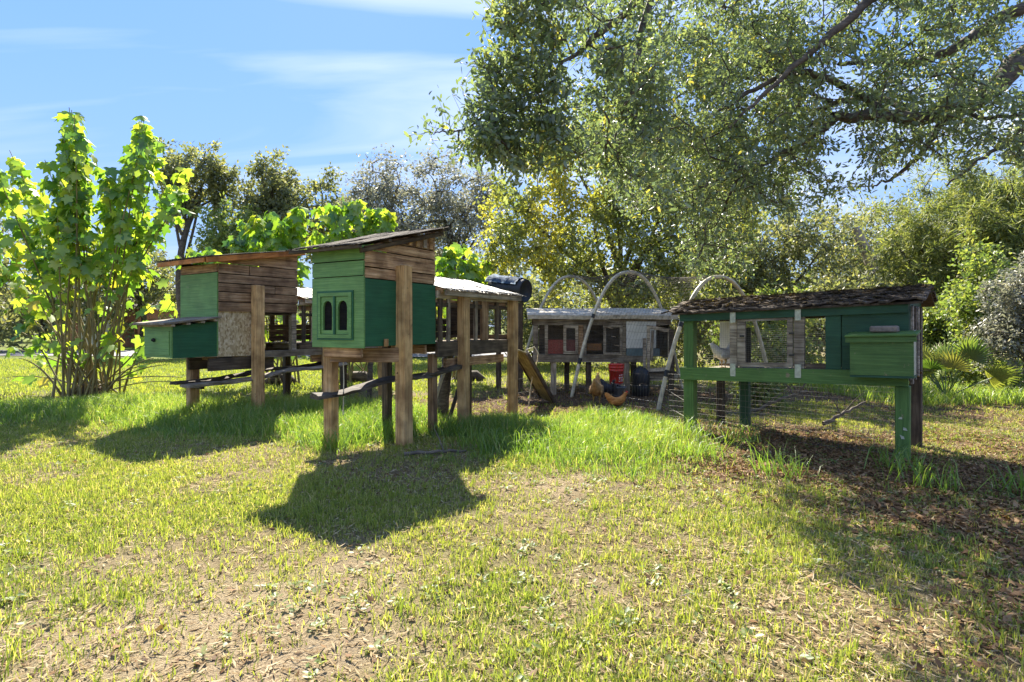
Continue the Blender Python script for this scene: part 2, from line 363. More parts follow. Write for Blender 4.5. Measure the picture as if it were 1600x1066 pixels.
def sand_map(x, y):
    x, y = np.asarray(x, float), np.asarray(y, float)
    s = ell(x, y, -1.5, 2.65, .95, .5, .6) * 1.4 + ell(x, y, -2.6, 3.4, .5, .3, .6) * .7 + ell(x, y, .6, 3.1, .5, .25, .6) * .5 + ell(x, y, -1.0, 3.35, .6, .25, .6) + ell(x, y, -.75, 6.5, .55, .5, .6) * .7 + ell(x, y, .45, 5.1, .5, .45, .6) * .8 + ell(x, y, -.1, 4.4, .4, .25, .6) * .5
    return np.clip(s * (.35 + 1.2 * fbm(x, y, 41, 2.4)) + np.clip(fbm(x, y, 45, 1.6) - .67, 0, 1) * 2.5, 0, 1)
def lush_map(x, y):
    x, y = np.asarray(x, float), np.asarray(y, float)
    s = np.maximum.reduce([ell(x, y, 1.05, 7.0, 1.05, 1.5, .45), ell(x, y, -.25, 7.3, .95, 1.2, .45), ell(x, y, -3.3, 8.7, 2.2, 1.5, .3), ell(x, y, -1.95, 7.3, .9, .6, .3),
                           ell(x, y, -6.6, 9.6, 2.6, 1.3, .35) * .8, ell(x, y, 4.1, 4.6, .8, .4, .4) * .2])
    s = s * (1 - .9 * ell(x, y, -.8, 6.55, .55, .5, .3))
    return np.clip(s, 0, 1)
def lawn_map(x, y):
    x, y = np.asarray(x, float), np.asarray(y, float)
    far = np.clip((y - 10.5) / 2, 0, 1) * np.clip((-2.5 - x) / 1.5, 0, 1) + np.clip((y - 13) / 2, 0, 1) * .7 * np.clip(1 - (x - 4) / 3, 0.25, 1)
    n = fbm(x, y, 51, 1.1, 4)
    base = np.clip((n - .30) * 3.6, 0.18, 1) * .80
    s = np.maximum.reduce([base, np.clip(far, 0, 1), lush_map(x, y)])
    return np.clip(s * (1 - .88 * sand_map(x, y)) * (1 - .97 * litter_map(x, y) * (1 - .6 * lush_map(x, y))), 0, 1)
ground()
def road():
    xs = np.linspace(-80, 2, 42); V = []
    for x in xs:
        for y in (25.5 - .06 * x, 31.5 - .06 * x): V.append((x, y, gz(x, y) + .03))
    V = np.array(V); k = np.arange(41)
    me = fast_mesh('road', V, [np.stack([2 * k, 2 * k + 2, 2 * k + 3, 2 * k + 1], -1)])
    o = mesh_obj('road', me, M_ASPHALT); o['kind'] = 'structure'
road()

# ------------------------------------------------------------------ coops
class Frame:
    def __init__(s, px, D, deg):
        s.N = Vector(((px - 800) / F_PX * D, D, 0)); a = math.radians(deg)
        s.u = Vector((math.cos(a), math.sin(a), 0)); s.v = Vector((-math.sin(a), math.cos(a), 0))
    def P(s, a, b, z): return s.N + s.u * a + s.v * b + Vector((0, 0, z))
    def right(s, b=0): return (s.P(0, b, 0), s.u, -s.v)
    def left(s, a=0): return (s.P(a, 0, 0), s.v, -s.u)
    def back(s, b): return (s.P(0, b, 0), s.u, s.v)
    def end(s, a): return (s.P(a, 0, 0), s.v, s.u)
def corrugated(name, p00, eac, eal, waves, amp, mat, parent, bend=0.0, thick=.0025):
    p00, eac, eal = Vector(p00), Vector(eac), Vector(eal); nrm = eac.cross(eal).normalized()
    if nrm.z < 0: nrm = -nrm
    bm = bmesh.new(); nx, ny = waves * 6, 8; g = []
    for i in range(nx + 1):
        row = []
        for j in range(ny + 1):
            s, t = i / nx, j / ny
            z = amp * math.sin(s * waves * 2 * math.pi) + bend * math.sin(t * 5 + s * 3) + .004 * math.sin(i * 1.7 + j * 2.3)
            row.append(bm.verts.new(p00 + eac * s + eal * t + nrm * z))
        g.append(row)
    for i in range(nx):
        for j in range(ny): bm.faces.new((g[i][j], g[i + 1][j], g[i + 1][j + 1], g[i][j + 1]))
    bmesh.ops.solidify(bm, geom=list(bm.faces), thickness=thick)
    return bm_obj(name, bm, mat, parent, None, True)
def post(name, p, z0, z1, w, mat, parent, yaw=0.0, lean=(0, 0)):
    p = Vector(p); d = Vector((math.cos(yaw), math.sin(yaw), 0))
    return board(name, (p.x, p.y, z0), (p.x + lean[0], p.y + lean[1], z1), w, w * random.uniform(.9, 1.0), mat, parent, up=d, bev=.008, jit=.004)
def rough_plank(name, p0, p1, w, t, mat, parent, seed=0):
    """wany-edged slab with bark: irregular outline and surface"""
    rg = random.Random(seed); p0, p1 = Vector(p0), Vector(p1); X = p1 - p0; L = X.length; X.normalize()
    Y = Vector((0, 0, 1)).cross(X).normalized(); Z = X.cross(Y); n = 16; bm = bmesh.new(); rings = []
    M = Matrix((X, Y, Z)).transposed().to_4x4(); M.translation = (p0 + p1) / 2
    for i in range(n + 1):
        x = (i / n - .5) * L; e = lambda s: rg.uniform(-s, s); r = []
        for (yy, zz) in ((-1, -1), (-.4, -1.1), (.4, -1.1), (1, -1), (1.02, .4), (.45, 1.2), (-.35, 1.1), (-1.03, .5)):
            r.append(bm.verts.new((x + e(.01), yy * w / 2 + e(.022), zz * t / 2 + e(.012) + .02 * math.sin(i * .7 + seed))))
        rings.append(r)
    for i in range(n):
        for k in range(8): bm.faces.new((rings[i][k], rings[i][(k + 1) % 8], rings[i + 1][(k + 1) % 8], rings[i + 1][k]))
    bm.faces.new(rings[0]); bm.faces.new(rings[-1])
    return bm_obj(name, bm, mat, parent, M)
def plank_rows(fr, x0, x1, zs, top, y0, y1, mat, parent, name='plank', splits=None):
    """horizontal planks in a wall; the top one is cut along the roof line top(x)"""
    for i, (za, zb) in enumerate(zip(zs[:-1], zs[1:])):
        g = .007; xs = [x0, x1]
        if splits and i in splits: xs = [x0, *splits[i], x1]
        for xa, xb in zip(xs[:-1], xs[1:]):
            ta, tb = top(xa), top(xb)
            j = lambda: random.uniform(-.004, .004)
            dy = random.uniform(-.003, .004)
            if za >= max(ta, tb) - .02: continue
            pts = [(xa + g + j(), za + g)]
            if za < tb: pts.append((xb - g + j(), za + g + j() * .5))
            if zb <= min(ta, tb): pts += [(xb - g + j(), zb - g + j() * .5), (xa + g, zb - g)]
            else:
                # clip against the sloping roof line
                sl = (tb - ta) / (xb - xa)
                if tb > zb: pts += [(xb - g, zb - g)]; xm = xa + (zb - ta) / sl; pts += [(xm, zb - g)] if xm > xa else []
                else: pts += [(xb - g, tb - g)]
                if ta > za: pts += [(xa + g, min(ta, zb) - g)]
                else:
                    xm = xa + (za - ta) / sl; pts[0] = (xm, za + g)
            fpoly(name, fr, pts, y0 + dy, y1 + dy, mat, parent)

def wire_run(f, root, a0, a1, B, zf, ze, zr, detail=True):
    """raised wire run with a tin roof behind a coop box, from a0 to a1"""
    p = lambda a, b, z: f.P(a, b, z)
    yw = math.atan2(f.u.y, f.u.x)
    # floor beams and floor
    board('floor_beam', p(a0 + .02, -.02, zf - .10), p(a1 - .07, -.02, zf - .10), .19, .045, M_DARKW, root)
    board('floor_beam', p(a0 + .02, B, zf - .10), p(a1 - .07, B, zf - .10), .17, .045, M_DARKW, root)
    board('floor_joist', p(a0 + .3, .05, zf - .29), p(a1 - .1, .05, zf - .29), .12, .06, M_BROWN, root)
    for a in np.arange(a0 + .15, a1 - .05, .42): board('floor_joist', p(a, .03, zf - .07), p(a, B - .03, zf - .07), .09, .04, M_DARKW, root)
    n = 7
    for k in range(n):
        b = .05 + (B - .1) * (k + .5) / n
        board('floor_board', p(a0 + .03, b, zf - .012), p(a1 - .05, b, zf - .012), .018, (B - .1) / n - .008, M_GREY, root)
    # posts
    for a, m in ((a0 + .53, M_POST), (a1 - .02, M_POST)): post('post', p(a, -.09, 0), -.2, ze - .02, .135, m, root, yw)
    for a in (a0 + .5, a1 - .04): post('post', p(a, B + .08, 0), -.2, zr - .06, .11, M_DARKW, root, yw)
    # top plates and rafters
    board('top_plate', p(a0 + .01, -.02, ze - .07), p(a1 + .05, -.02, ze - .07), .10, .045, M_GREY, root)
    board('top_plate', p(a0 + .01, B, zr - .08), p(a1 + .05, B, zr - .08), .09, .045, M_DARKW, root)
    for a in np.linspace(a0 + .1, a1 - .05, 4): board('rafter', p(a, -.07, ze - .03), p(a, B + .05, zr - .05), .06, .04, M_BROWN, root)
    # upright studs of the wire walls
    for a, w, m in ((a0 + .10, .07, M_DARKW), (a0 + .28, .05, M_GREY), (a0 + .62, .10, M_BROWN), (a0 + .93, .06, M_GREY), (a0 + 1.16, .17, M_BROWN), (a0 + 1.5, .08, M_DARKW)):
        board('stud', p(a, -.02, zf), p(a, -.02, ze - .12), w, .04, m, root, up=f.u)
    for a, w, m in ((a0 + .15, .08, M_DARKW), (a0 + .55, .06, M_GREY), (a0 + 1.0, .09, M_DARKW), (a0 + 1.4, .06, M_BROWN), (a1 - .08, .08, M_DARKW)):
        board('stud', p(a, B, zf), p(a, B, zr - .12), w, .04, m, root, up=f.u)
    board('rail', p(a0 + .02, -.02, zf + .48), p(a1 - .08, -.02, zf + .48), .055, .035, M_DARKW, root)
    board('rail', p(a1 - .02, .0, zf + .02), p(a1 - .02, B, zf + .02), .10, .04, M_DARKW, root)
    board('rail', p(a1 - .02, .0, zf + .56), p(a1 - .02, B, zf + .56), .07, .04, M_GREY, root)
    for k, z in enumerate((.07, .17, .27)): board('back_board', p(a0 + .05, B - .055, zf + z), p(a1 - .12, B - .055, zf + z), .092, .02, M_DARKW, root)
    board('header', p(a0 + .02, .015, ze - .17), p(a1 - .08, .015, ze - .17), .09, .03, M_BROWN, root)
    board('partition_board', p(a0 + 1.25, .08, zf + .32), p(a0 + 1.25, B - .1, zf + .32), .5, .02, M_DARKW, root)
    # wire walls
    wire_grid('wire_mesh', p(a0 + .02, .005, zf), f.u * (a1 - a0 - .08), (0, 0, ze - zf - .1), 44, 15, .0011, M_DWIRE, root)
    wire_grid('wire_mesh', p(a0 + .02, B - .03, zf), f.u * (a1 - a0 - .08), (0, 0, zr - zf - .1), 44, 18, .0011, M_DWIRE, root)
    # roof sheets
    n = 3
    rf = None
    for k in range(n):
        s0 = a0 + .03 + (a1 + .16 - a0) * k / n; s1 = a0 + .03 + (a1 + .16 - a0) * (k + 1) / n + .05
        corrugated('roof_sheet', p(s0, -.20, ze - .015 + .006 * k), f.u * (s1 - s0), f.v * (B + .38) + Vector((0, 0, zr - ze + .05)), 8, .009, M_METAL, root, .004)
    board('fascia', p(a0 + .03, -.16, ze - .05), p(a1 + .12, -.16, ze - .05), .075, .03, M_GREY, root)

def coop_front():
    f = Frame(568, 6.3, 60); W, B = 1.25, .785; zf, zp = 1.18, 1.93
    roof = lambda a: 2.285 + .264 * a
    root = thing('chicken_coop', f.P(.6, .4, 0), 'tall green chicken coop with twin arched windows, nearest on the lawn', 'chicken coop', 'raised green chicken coops')
    rt, lf = f.right(), f.left()
    # right wall: dark green panel, brown planks above
    frect('wall_panel', rt, .0, W, zf, zp - .005, 0, .022, M_DGREEN, root)['label'] = 'dark green lower wall panel'
    plank_rows(rt, 0, W, [zp, 2.055, 2.245, 2.36, 2.70], roof, -.004, .020, M_BROWN, root, splits={0: [.62], 3: [.98, 1.14]})
    for k, a in enumerate((.50, .60, .72, .86, 1.0, 1.12)):
        fpoly('cleat', rt, [(a, 2.375), (a + .055, 2.375), (a + .055, roof(a + .055) - .03), (a, roof(a) - .03)], .022, .04, [M_POST, M_GREY, M_POST][k % 3], root)
    # left wall: light green panel with window opening, two green planks
    w0, w1, wz0, wz1 = .154, .66, 1.277, 1.768
    fring('wall_panel', lf, [(-.024, zf - .02), (B, zf - .02), (B, zp + .02), (-.024, zp + .02)], [(w0 + .03, wz0 + .03), (w1 - .03, wz0 + .03), (w1 - .03, wz1 - .03), (w0 + .03, wz1 - .03)], 0, .022, M_LGREEN, root)['label'] = 'light green front panel around the window'
    plank_rows(lf, -.024, B, [zp + .022, 2.125, 2.32], lambda x: 2.27, -.002, .024, M_LGREEN, root)
    win = fring('window', lf, [(w0 - .01, wz0 - .01), (w1 + .01, wz0 - .01), (w1 + .01, wz1 + .01), (w0 - .01, wz1 + .01)], [(w0 + .03, wz0 + .03), (w1 - .03, wz0 + .03), (w1 - .03, wz1 - .03), (w0 + .03, wz1 - .03)], .023, .045, M_LGREEN, root)
    mid = (w0 + w1) / 2
    fring('window_trim', lf, [(w0 - .03, wz0 - .03), (w1 + .03, wz0 - .03), (w1 + .03, wz1 + .03), (w0 - .03, wz1 + .03)], [(w0 - .011, wz0 - .011), (w1 + .011, wz0 - .011), (w1 + .011, wz1 + .011), (w0 - .011, wz1 + .011)], .023, .036, M_DGREEN, win)
    frect('mullion', lf, mid - .012, mid + .012, wz0 + .031, wz1 - .031, .016, .047, M_DGREEN, win, 0)
    for xa, xb in ((w0 + .032, mid - .014), (mid + .014, w1 - .032)):
        cx, hw = (xa + xb) / 2, (xb - xa) / 2 * .70; za, zb = wz0 + .033, wz1 - .033
        iz0, izs = za + .045, zb - .045 - hw
        inner, outer = [], []
        K = 24
        for k in range(K):
            th = 2 * math.pi * (k + .5) / K; c, s = math.cos(th), math.sin(th)
            q = max(abs(c) / ((xb - xa) / 2), abs(s) / ((zb - za) / 2)); outer.append((cx + c / q, (za + zb) / 2 + s / q))
            # arch outline hit by the same direction
            best = None
            for tt in np.linspace(.01, .5, 400):
                x, z = c * tt, (za + zb) / 2 + s * tt
                inside = abs(x) <= hw and z >= iz0 and (z <= izs or x * x + (z - izs) ** 2 <= hw * hw)
                if not inside: break
                best = (cx + x, z)
            inner.append(best)
        # make the rectangle's corners exact
        for X in (xa, xb):
            for Z in (za, zb):
                i = min(range(K), key=lambda k: (outer[k][0] - X) ** 2 + (outer[k][1] - Z) ** 2); outer[i] = (X, Z)
        fring('sash', lf, outer, inner, .006, .030, M_LGREEN, win)
        wire_grid('screen', lf[0] + lf[1] * xa + Vector((0, 0, za)) - f.u * .004, lf[1] * (xb - xa), (0, 0, zb - za), 16, 30, .0013, M_DWIRE, win)
    # hidden walls, floor
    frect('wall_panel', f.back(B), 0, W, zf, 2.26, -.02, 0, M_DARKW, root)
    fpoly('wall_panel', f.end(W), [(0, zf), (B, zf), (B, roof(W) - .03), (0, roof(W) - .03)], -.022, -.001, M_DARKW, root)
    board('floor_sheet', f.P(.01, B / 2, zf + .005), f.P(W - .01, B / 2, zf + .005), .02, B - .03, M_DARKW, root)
    # underside frame: beam to the front post, joists
    pf = f.P(.575, -.085, 0); pl = f.P(.16, .67, 0); yw = math.atan2(f.u.y, f.u.x)
    post('post', pf, -.25, 2.11, .15, M_POST, root, yw, (-.012, .01))
    post('post', pl, -.25, zf - .012, .13, M_POST, root, yw + .1)
    post('post', f.P(W - .1, B - .08, 0), -.2, zf - .012, .10, M_DARKW, root, yw)
    post('post', f.P(W + .1, .1, 0), -.2, zf - .14, .10, M_BROWN, root, yw)
    board('beam', pl + Vector((.02, -.095, 1.065)), pf + Vector((-.035, -.03, 1.065)), .165, .05, M_BROWN, root)
    board('joist', f.P(.06, .08, zf - .075), f.P(.06, B - .12, zf - .075), .11, .04, M_BROWN, root)
    board('joist', f.P(W - .1, .05, zf - .075), f.P(W - .1, B - .16, zf - .075), .11, .04, M_BROWN, root)
    board('block', f.P(.30, -.055, zf - .01), f.P(.30, -.055, zf + .075), .05, .03, M_POST, root)
    # roof
    sl = Vector((0, 0, .264))
    for k in range(2):
        corrugated('roof_sheet', f.P(-.22, -.13 + k * .56, roof(-.22) + .035 + .006 * k), f.v * .60, (f.u + sl) * 1.62, 8, .007, M_RUSTY, root, .004)
    for a in (-.17, .3, .8, 1.3): board('batten', f.P(a, -.12, roof(a) + .005), f.P(a, .98, roof(a) + .005), .035, .055, M_DARKW, root)
    board('fascia', f.P(-.10, -.045, roof(-.10) - .045), f.P(W + .13, -.045, roof(W + .13) - .045), .05, .03, M_DARKW, root)
    wire_run(f, root, W, W + 1.88, B, 1.20, 1.88, 2.13)
    # stand-off bits: black drum leg with brace, ramp
    board('leg', f.P(W + 1.35, .45, -.1), f.P(W + 1.35, .45, .98), .16, .14, M_BLACK, root, up=f.u)
    board('brace', f.P(W + 1.25, .40, .75), f.P(W + .72, .30, .05), .05, .04, M_DARKW, root)
    # bark-edged walkway board slung under the box
    w = rough_plank('walkway_board', pl + Vector((-.12, -.22, .60)), f.P(W + .62, -.02, .86), .26, .05, M_BARK, root, 3); w['label'] = 'bark-edged slab board'
    for q, (px, D) in enumerate(((536, 6.7),)):
        a = Acc(); t = at(px, 548, D); a.tube([t, t + Vector((.01, 0, -.35)), t + Vector((.0, 0, -.75))], .007, 5); a.obj('cord', M_PVC, root)
    # ramp of the run's end
    r0, r1 = f.P(W + 1.93, .40, .98), f.P(W + 1.93, .40, .98) + Vector((.55, .15, -.86))
    return f, W
fB, WB = coop_front()

def coop_left():
    f = Frame(340, 8.7, 56); W, B = 1.38, 1.085; zb, zp = 1.62, .936
    roof = lambda a: 2.42 + .165 * a
    root = thing('chicken_coop', f.P(.6, .5, 0), 'brown plank chicken coop with protruding green nest box, beside the tall shrub', 'chicken coop', 'raised green chicken coops')
    rt, lf = f.right(), f.left(); yw = math.atan2(f.u.y, f.u.x)
    plank_rows(rt, 0, W, [zb, 1.775, 1.925, 2.06, 2.205, 2.36, 2.70], roof, 0, .022, M_BROWN, root, splits={0: [.60], 2: [.95], 4: [.5]})
    frect('wall_panel', rt, 0, .62, zp, zb + .02, -.012, -.001, M_OSB, root)['label'] = 'bare strand board panel'
    frect('wall_panel', lf, .0, B, zp + .03, 2.215, -.01, .012, M_LGREEN, root)['label'] = 'light green side panel'
    plank_rows(lf, .01, B, [2.222, 2.36, 2.5], lambda x: 2.375, -.012, .010, M_BROWN, root)
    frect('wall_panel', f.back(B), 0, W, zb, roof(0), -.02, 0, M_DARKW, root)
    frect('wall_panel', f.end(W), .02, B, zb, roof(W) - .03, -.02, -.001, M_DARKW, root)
    board('floor_sheet', f.P(.01, B / 2, zb - .02), f.P(W - .01, B / 2, zb - .02), .02, B - .03, M_DARKW, root)
    # frame under the box
    frect('stud', rt, W - .10, W - .01, .95, zb - .002, -.09, -.002, M_GREY, root)
    board('stud', f.P(.70, B - .2, .95), f.P(.70, B - .2, zb - .03), .16, .09, M_DARKW, root, up=f.u)
    board('stud', f.P(W - .05, B - .06, .95), f.P(W - .05, B - .06, zb - .03), .09, .08, M_DARKW, root, up=f.u)
    board('rail', f.P(.66, -.02, .95), f.P(W + 1.9, -.02, .95), .11, .05, M_GREY, root)
    board('rail', f.P(.0, B - .05, .95), f.P(W + 1.9, B - .05, .95), .11, .05, M_DARKW, root)
    board('beam', f.P(-.12, .04, .82), f.P(.95, .04, .82), .19, .06, M_DARKW, root)
    board('beam', f.P(-.12, .62, .82), f.P(.95, .62, .82), .19, .06, M_DARKW, root)
    for a in (.1, .6): board('joist', f.P(a, .08, .895), f.P(a, B - .1, .895), .05, .05, M_BROWN, root)
    # posts
    post('post', f.P(.60, -.095, 0), -.25, 2.05, .155, M_POST, root, yw)
    post('post', f.P(.0, .72, 0), -.25, .93, .15, M_BROWN, root, yw)
    post('post', f.P(W - .1, B - .1, 0), -.2, .9, .11, M_DARKW, root, yw)
    # nest box
    Ln, Bn = .645, .81
    nb = board('nest_box', f.P(-Ln + .02, Bn / 2, zp + .025), f.P(-.014, Bn / 2, zp + .025), .02, Bn - .03, M_DARKW, root)
    fpoly('side_panel', rt, [(-Ln, zp + .01), (-.012, zp + .01), (-.012, 1.475), (-Ln, 1.40)], -.02, .0, M_DGREEN, nb)['label'] = 'dark green side panel'
    fpoly('side_panel', f.right(Bn), [(-Ln, zp + .01), (-.012, zp + .01), (-.012, 1.475), (-Ln, 1.40)], -.02, .0, M_DGREEN, nb)
    frect('end_panel', f.left(-Ln), -.0, Bn, zp + .012, 1.39, .001, .02, M_LGREEN, nb)['label'] = 'light green end panel'
    frect('door_flap', f.left(-Ln), .05, Bn - .04, zp + .05, 1.33, .0205, .032, M_LGREEN, nb)
    a = Acc(); c = f.P(-Ln - .035, .46, 1.2)
    a.tube([c, c - f.u * .02, c - f.u * .045], [.025, .03, .012], 8); a.obj('knob', M_BLACK, nb)
    lid = board('lid', f.P(-Ln - .16, Bn / 2 - .02, 1.432), f.P(.0, Bn / 2 - .02, 1.535), .03, Bn + .16, M_GREY, nb, bev=.004)
    for k, a_ in enumerate((-.68, -.47, -.26, -.07)):
        z = 1.432 + (a_ + Ln + .16) * .128 - .037
        board('batten', f.P(a_, -.085, z), f.P(a_, Bn + .03, z), .035, .06, M_GREY, nb)
    # roof
    sl = Vector((0, 0, .165))
    for k in range(2):
        corrugated('roof_sheet', f.P(-.28, -.16 + k * .71, roof(-.28) + .045 + .006 * k), f.v * .75, (f.u + sl) * 1.86, 10, .009, M_RUSTY, root, .005)
    board('fascia', f.P(-.24, -.13, roof(-.24) - .005), f.P(W + .06, -.13, roof(W + .06) - .005), .085, .03, M_ORANGE, root)
    board('fascia', f.P(-.255, -.11, roof(-.25) - .005), f.P(-.255, B + .2, roof(-.25) - .005), .07, .03, M_ORANGE, root)
    for a_ in (-.15, .4, .95, 1.4): board('batten', f.P(a_, -.1, roof(a_) + .012), f.P(a_, B + .15, roof(a_) + .012), .035, .05, M_DARKW, root)
    wire_run(f, root, W + .02, W + 1.9, B - .12, 1.12, 1.88, 2.12)
    # walkway: two weathered boards on brackets
    for k, (dx, dz) in enumerate(((0, 0), (.20, .03))):
        p0 = at(287, 606, 8.4) + f.v * (dx * 1.6) + Vector((0, 0, dz)); p1 = p0 + f.u * 2.6 + Vector((.25, 0, .22))
        rough_plank('walkway_board', p0, p1, .24, .045, M_GREY if k == 0 else M_DARKW, root, 20 + k)
    for t in (.12, .55):
        p = at(287, 606, 8.4) + f.u * 2.6 * t + Vector((.25 * t, 0, .22 * t)); board('bracket', p + Vector((-.05, -.02, -.05)), p + f.v * .55 + Vector((0, 0, -.05)), .05, .05, M_DARKW, root)
    return f
fA = coop_left()

# ramp at the end of the front coop's run
def ramp_board():
    root = thing('chicken_ramp', at(858, 610, 10.2), 'leaning mossy plank ramp from the tin-roofed run down to the ground', 'ramp')
    p0, p1 = at(812, 548, 9.5), at(856, 612, 10.6); p1.z = .04
    d = (p1 - p0).normalized(); side = Vector((.55, -.83, 0)); side = (side - d * side.dot(d)).normalized()
    mm = wood('mossy_wood', (.12, .095, .035), (.33, .28, .11), (.50, .43, .2), (1, 14, 14))
    board('ramp_board', p0, p1, .30, .03, mm, root, up=side)
    for s in (-1, 1): board('side_rail', p0 + side * s * .165, p1 + side * s * .165, .035, .07, M_DARKW, root, up=side)
ramp_board()
# ------------------------------------------------------------------ right hutch
def hutch_right():
    f = Frame(1078.7, 7.459, -41); L, B, T = 2.35, 1.0, .032
    root = thing('rabbit_hutch', f.P(1.1, .5, 0), 'low green hutch with rotting shingle roof and nest box, under the oak', 'hutch')
    fr = f.right()
    def rc(name, s0, s1, z0, z1, y0, y1, mat, parent=root, j=.003, frm=fr):
        r = lambda: random.uniform(-j, j)
        return fpoly(name, frm, [(s0 + r(), z0 + T * s0 + r()), (s1 + r(), z0 + T * s1 + r()), (s1 + r(), z1 + T * s1 + r()), (s0 + r(), z1 + T * s0 + r())], y0, y1, mat, parent)
    zr0, zr1, zh0, ze = .715, .875, 1.465, 1.555
    yw = math.atan2(f.u.y, f.u.x)
    # legs
    post('leg', f.P(.0, .0, 0), -.2, ze - .005, .135, M_HGREEN, root, yw)
    lg = post('leg', f.P(L - .055, .0, 0), -.2, zr0 + T * L - .004, .125, M_HGREEN, root, yw); lg['label'] = 'green leg with pale paint chips'
    for k, (z, dx) in enumerate(((.44, -.01), (.25, .005), (.08, -.012), (.33, .03))):
        frect('paint_chip', f.right(-.064), L - .075 + dx, L - .045 + dx, z, z + .028, 0, .003, M_PLATE, root, .008)
    post('leg', f.P(.35, B, 0), -.2, zr0 + .01, .12, M_HDARK, root, yw); post('leg', f.P(L - .05, B, 0), -.2, 1.62, .12, M_DARKW, root, yw)
    post('leg', f.P(.05, B - .1, 0), -.2, zr0, .10, M_DARKW, root, yw)
    # rails and floor
    rc('rail', -.09, L + .0, zr0, zr1, .068, .108, M_HGREEN)
    rc('rail', .0, L, zr0, zr1, -.03, .03, M_DARKW, frm=f.right(B))
    for b in (.25, .5, .75): rc('joist', .02, L - .02, zr0 + .03, zr0 + .11, -.02, .02, M_DARKW, frm=f.right(b))
    n = 9
    for k in range(n):
        s0 = .06 + (L - .1) * k / n; s1 = .06 + (L - .1) * (k + 1) / n - .006
        board('floor_board', f.P((s0 + s1) / 2, .07, zr1 - .04 + T * (s0 + s1) / 2), f.P((s0 + s1) / 2, B - .03, zr1 - .04 + T * (s0 + s1) / 2), .018, s1 - s0, M_GREY, root)
    rc('header', -.1, L, zh0, ze, .066, .1, M_HDARK)
    rc('header', .0, L, zh0, ze, -.02, .02, M_DARKW, frm=f.right(B))
    # openings: studs, door, wire
    rc('stud', .535, .62, zr1 + .001, zh0 - .001, .03, .07, M_GREY)
    d = fring('door', fr, *[[(a, z + T * a) for a, z in q] for q in ([(.63, .89), (1.255, .89), (1.255, zh0 - .005), (.63, zh0 - .005)], [(.725, .94), (1.195, .94), (1.195, 1.435), (.725, 1.435)])], .055, .085, M_GREY, root)
    for (s, z) in ((1.22, 1.27), (1.22, 1.02), (.665, 1.25)): rc('latch', s, s + .05, z, z + .02, .086, .1, M_BLACK, d, 0)
    rc('stud', 1.265, 1.375, zr1 + .001, zh0 - .001, .03, .072, M_GREY)
    for s in (.555, 1.285):
        for z in (1.425, .775): rc('hinge_plate', s, s + .065, z, z + .15, .1085 if z < 1 else .1015, .115, M_PLATE, j=.002)
    rc('sill', 1.38, 1.59, zr1 + .001, zr1 + .06, .0, .06, M_DARKW)
    wire_grid('wire_mesh', f.P(.06, -.02, zr1), f.u * 1.52 + Vector((0, 0, T * 1.52)), (0, 0, zh0 - zr1), 60, 24, .0008, M_WIRE, root)
    wire_grid('wire_mesh', f.P(.35, B + .02, zr1), f.u * 1.35 + Vector((0, 0, T * 1.35)), (0, 0, zh0 - zr1), 50, 22, .0011, M_WIRE, root)
    # enclosed right part
    rc('wall_panel', 1.59, 1.74, zr1 + .001, zh0 + .0, .05, .075, M_HDARK)
    rc('wall_panel', 1.745, L, zr1 + .001, zh0 + .0, .04, .062, M_HDARK)
    fpoly('wall_panel', f.end(L), [(0, zr1 + .1), (B, zr1 + .1), (B, ze + .1), (B / 2, ze + .25), (0, ze + .1)], -.02, .0, M_HDARK, root)
    for k, b in enumerate((.08, .32, .56, .8)):
        fpoly('end_board', f.end(L), [(b, .80 + .03 * k), (b + .1, .80 + .02 * k), (b + .1, 1.62), (b, 1.60)], .001, .02, M_GREY if k % 2 == 0 else M_DARKW, root)
    rc('wall_panel', 1.70, L, zr1, zh0, -.02, .0, M_HDARK, frm=f.right(B))
    fpoly('partition', f.end(1.6), [(.05, .92), (B - .03, .92), (B - .03, 1.55), (.05, 1.55)], -.01, .01, M_HDARK, root)
    rc('back_panel', .02, .33, zr1, zh0, -.05, -.03, M_WHITEB, frm=f.right(B - .1))['label'] = 'pale board at the back'
    rc('back_panel', .34, .50, zr1, zh0 - .1, -.05, -.03, M_BLACK, frm=f.right(.75))
    rc('back_stud', 1.0, 1.09, zr1, zh0, -.03, .03, M_BROWN, frm=f.right(B))
    rc('back_stud', 1.45, 1.52, zr1 + .15, zh0, -.03, .03, M_DARKW, frm=f.right(B))
    # nest box with lid
    s0, s1, pr = 1.872, 2.42, .32
    z0, z1 = .835, 1.225
    nb = rc('nest_box', s0, s1, z0, z1, pr - .02, pr, M_HGREEN)
    nb['label'] = 'nest box with a light green front'
    for s in (s0 + .01, s1 - .015):
        fpoly('side_panel', f.end(s), [(-pr + .021, z0 + T * s), (-.065, z0 + T * s), (-.065, z1 + .06 + T * s), (-pr + .021, z1 + T * s - .004)], -.008, .008, M_HGREEN if s < 2 else M_PLATE, nb)
    rc('box_floor', s0, s1, z0 - .025, z0 - .002, .07, pr - .002, M_HDARK, nb)
    board('lid', f.P(s0 - .04, -.2, z1 + .03 + T * s0), f.P(s1 + .03, -.2, z1 + .03 + T * s1), .022, .33, M_HGREEN, nb, up=(0, 0, 1)).rotation_euler.rotate_axis('X', 0.10)
    rc('lid_edge', s0 - .035, s1 + .025, z1 - .055, z1 + .012, pr + .002, pr + .025, M_HGREEN, nb)
    # roof: two decks, ragged shingles
    def roofP(s, q, side, dz=0):            # q: 0 at eave .. 1 at ridge
        b = (-.13 + q * .63) if side == 0 else (B + .13 - q * .63)
        return f.P(s, b, ze - .005 + q * .18 + T * s + dz)
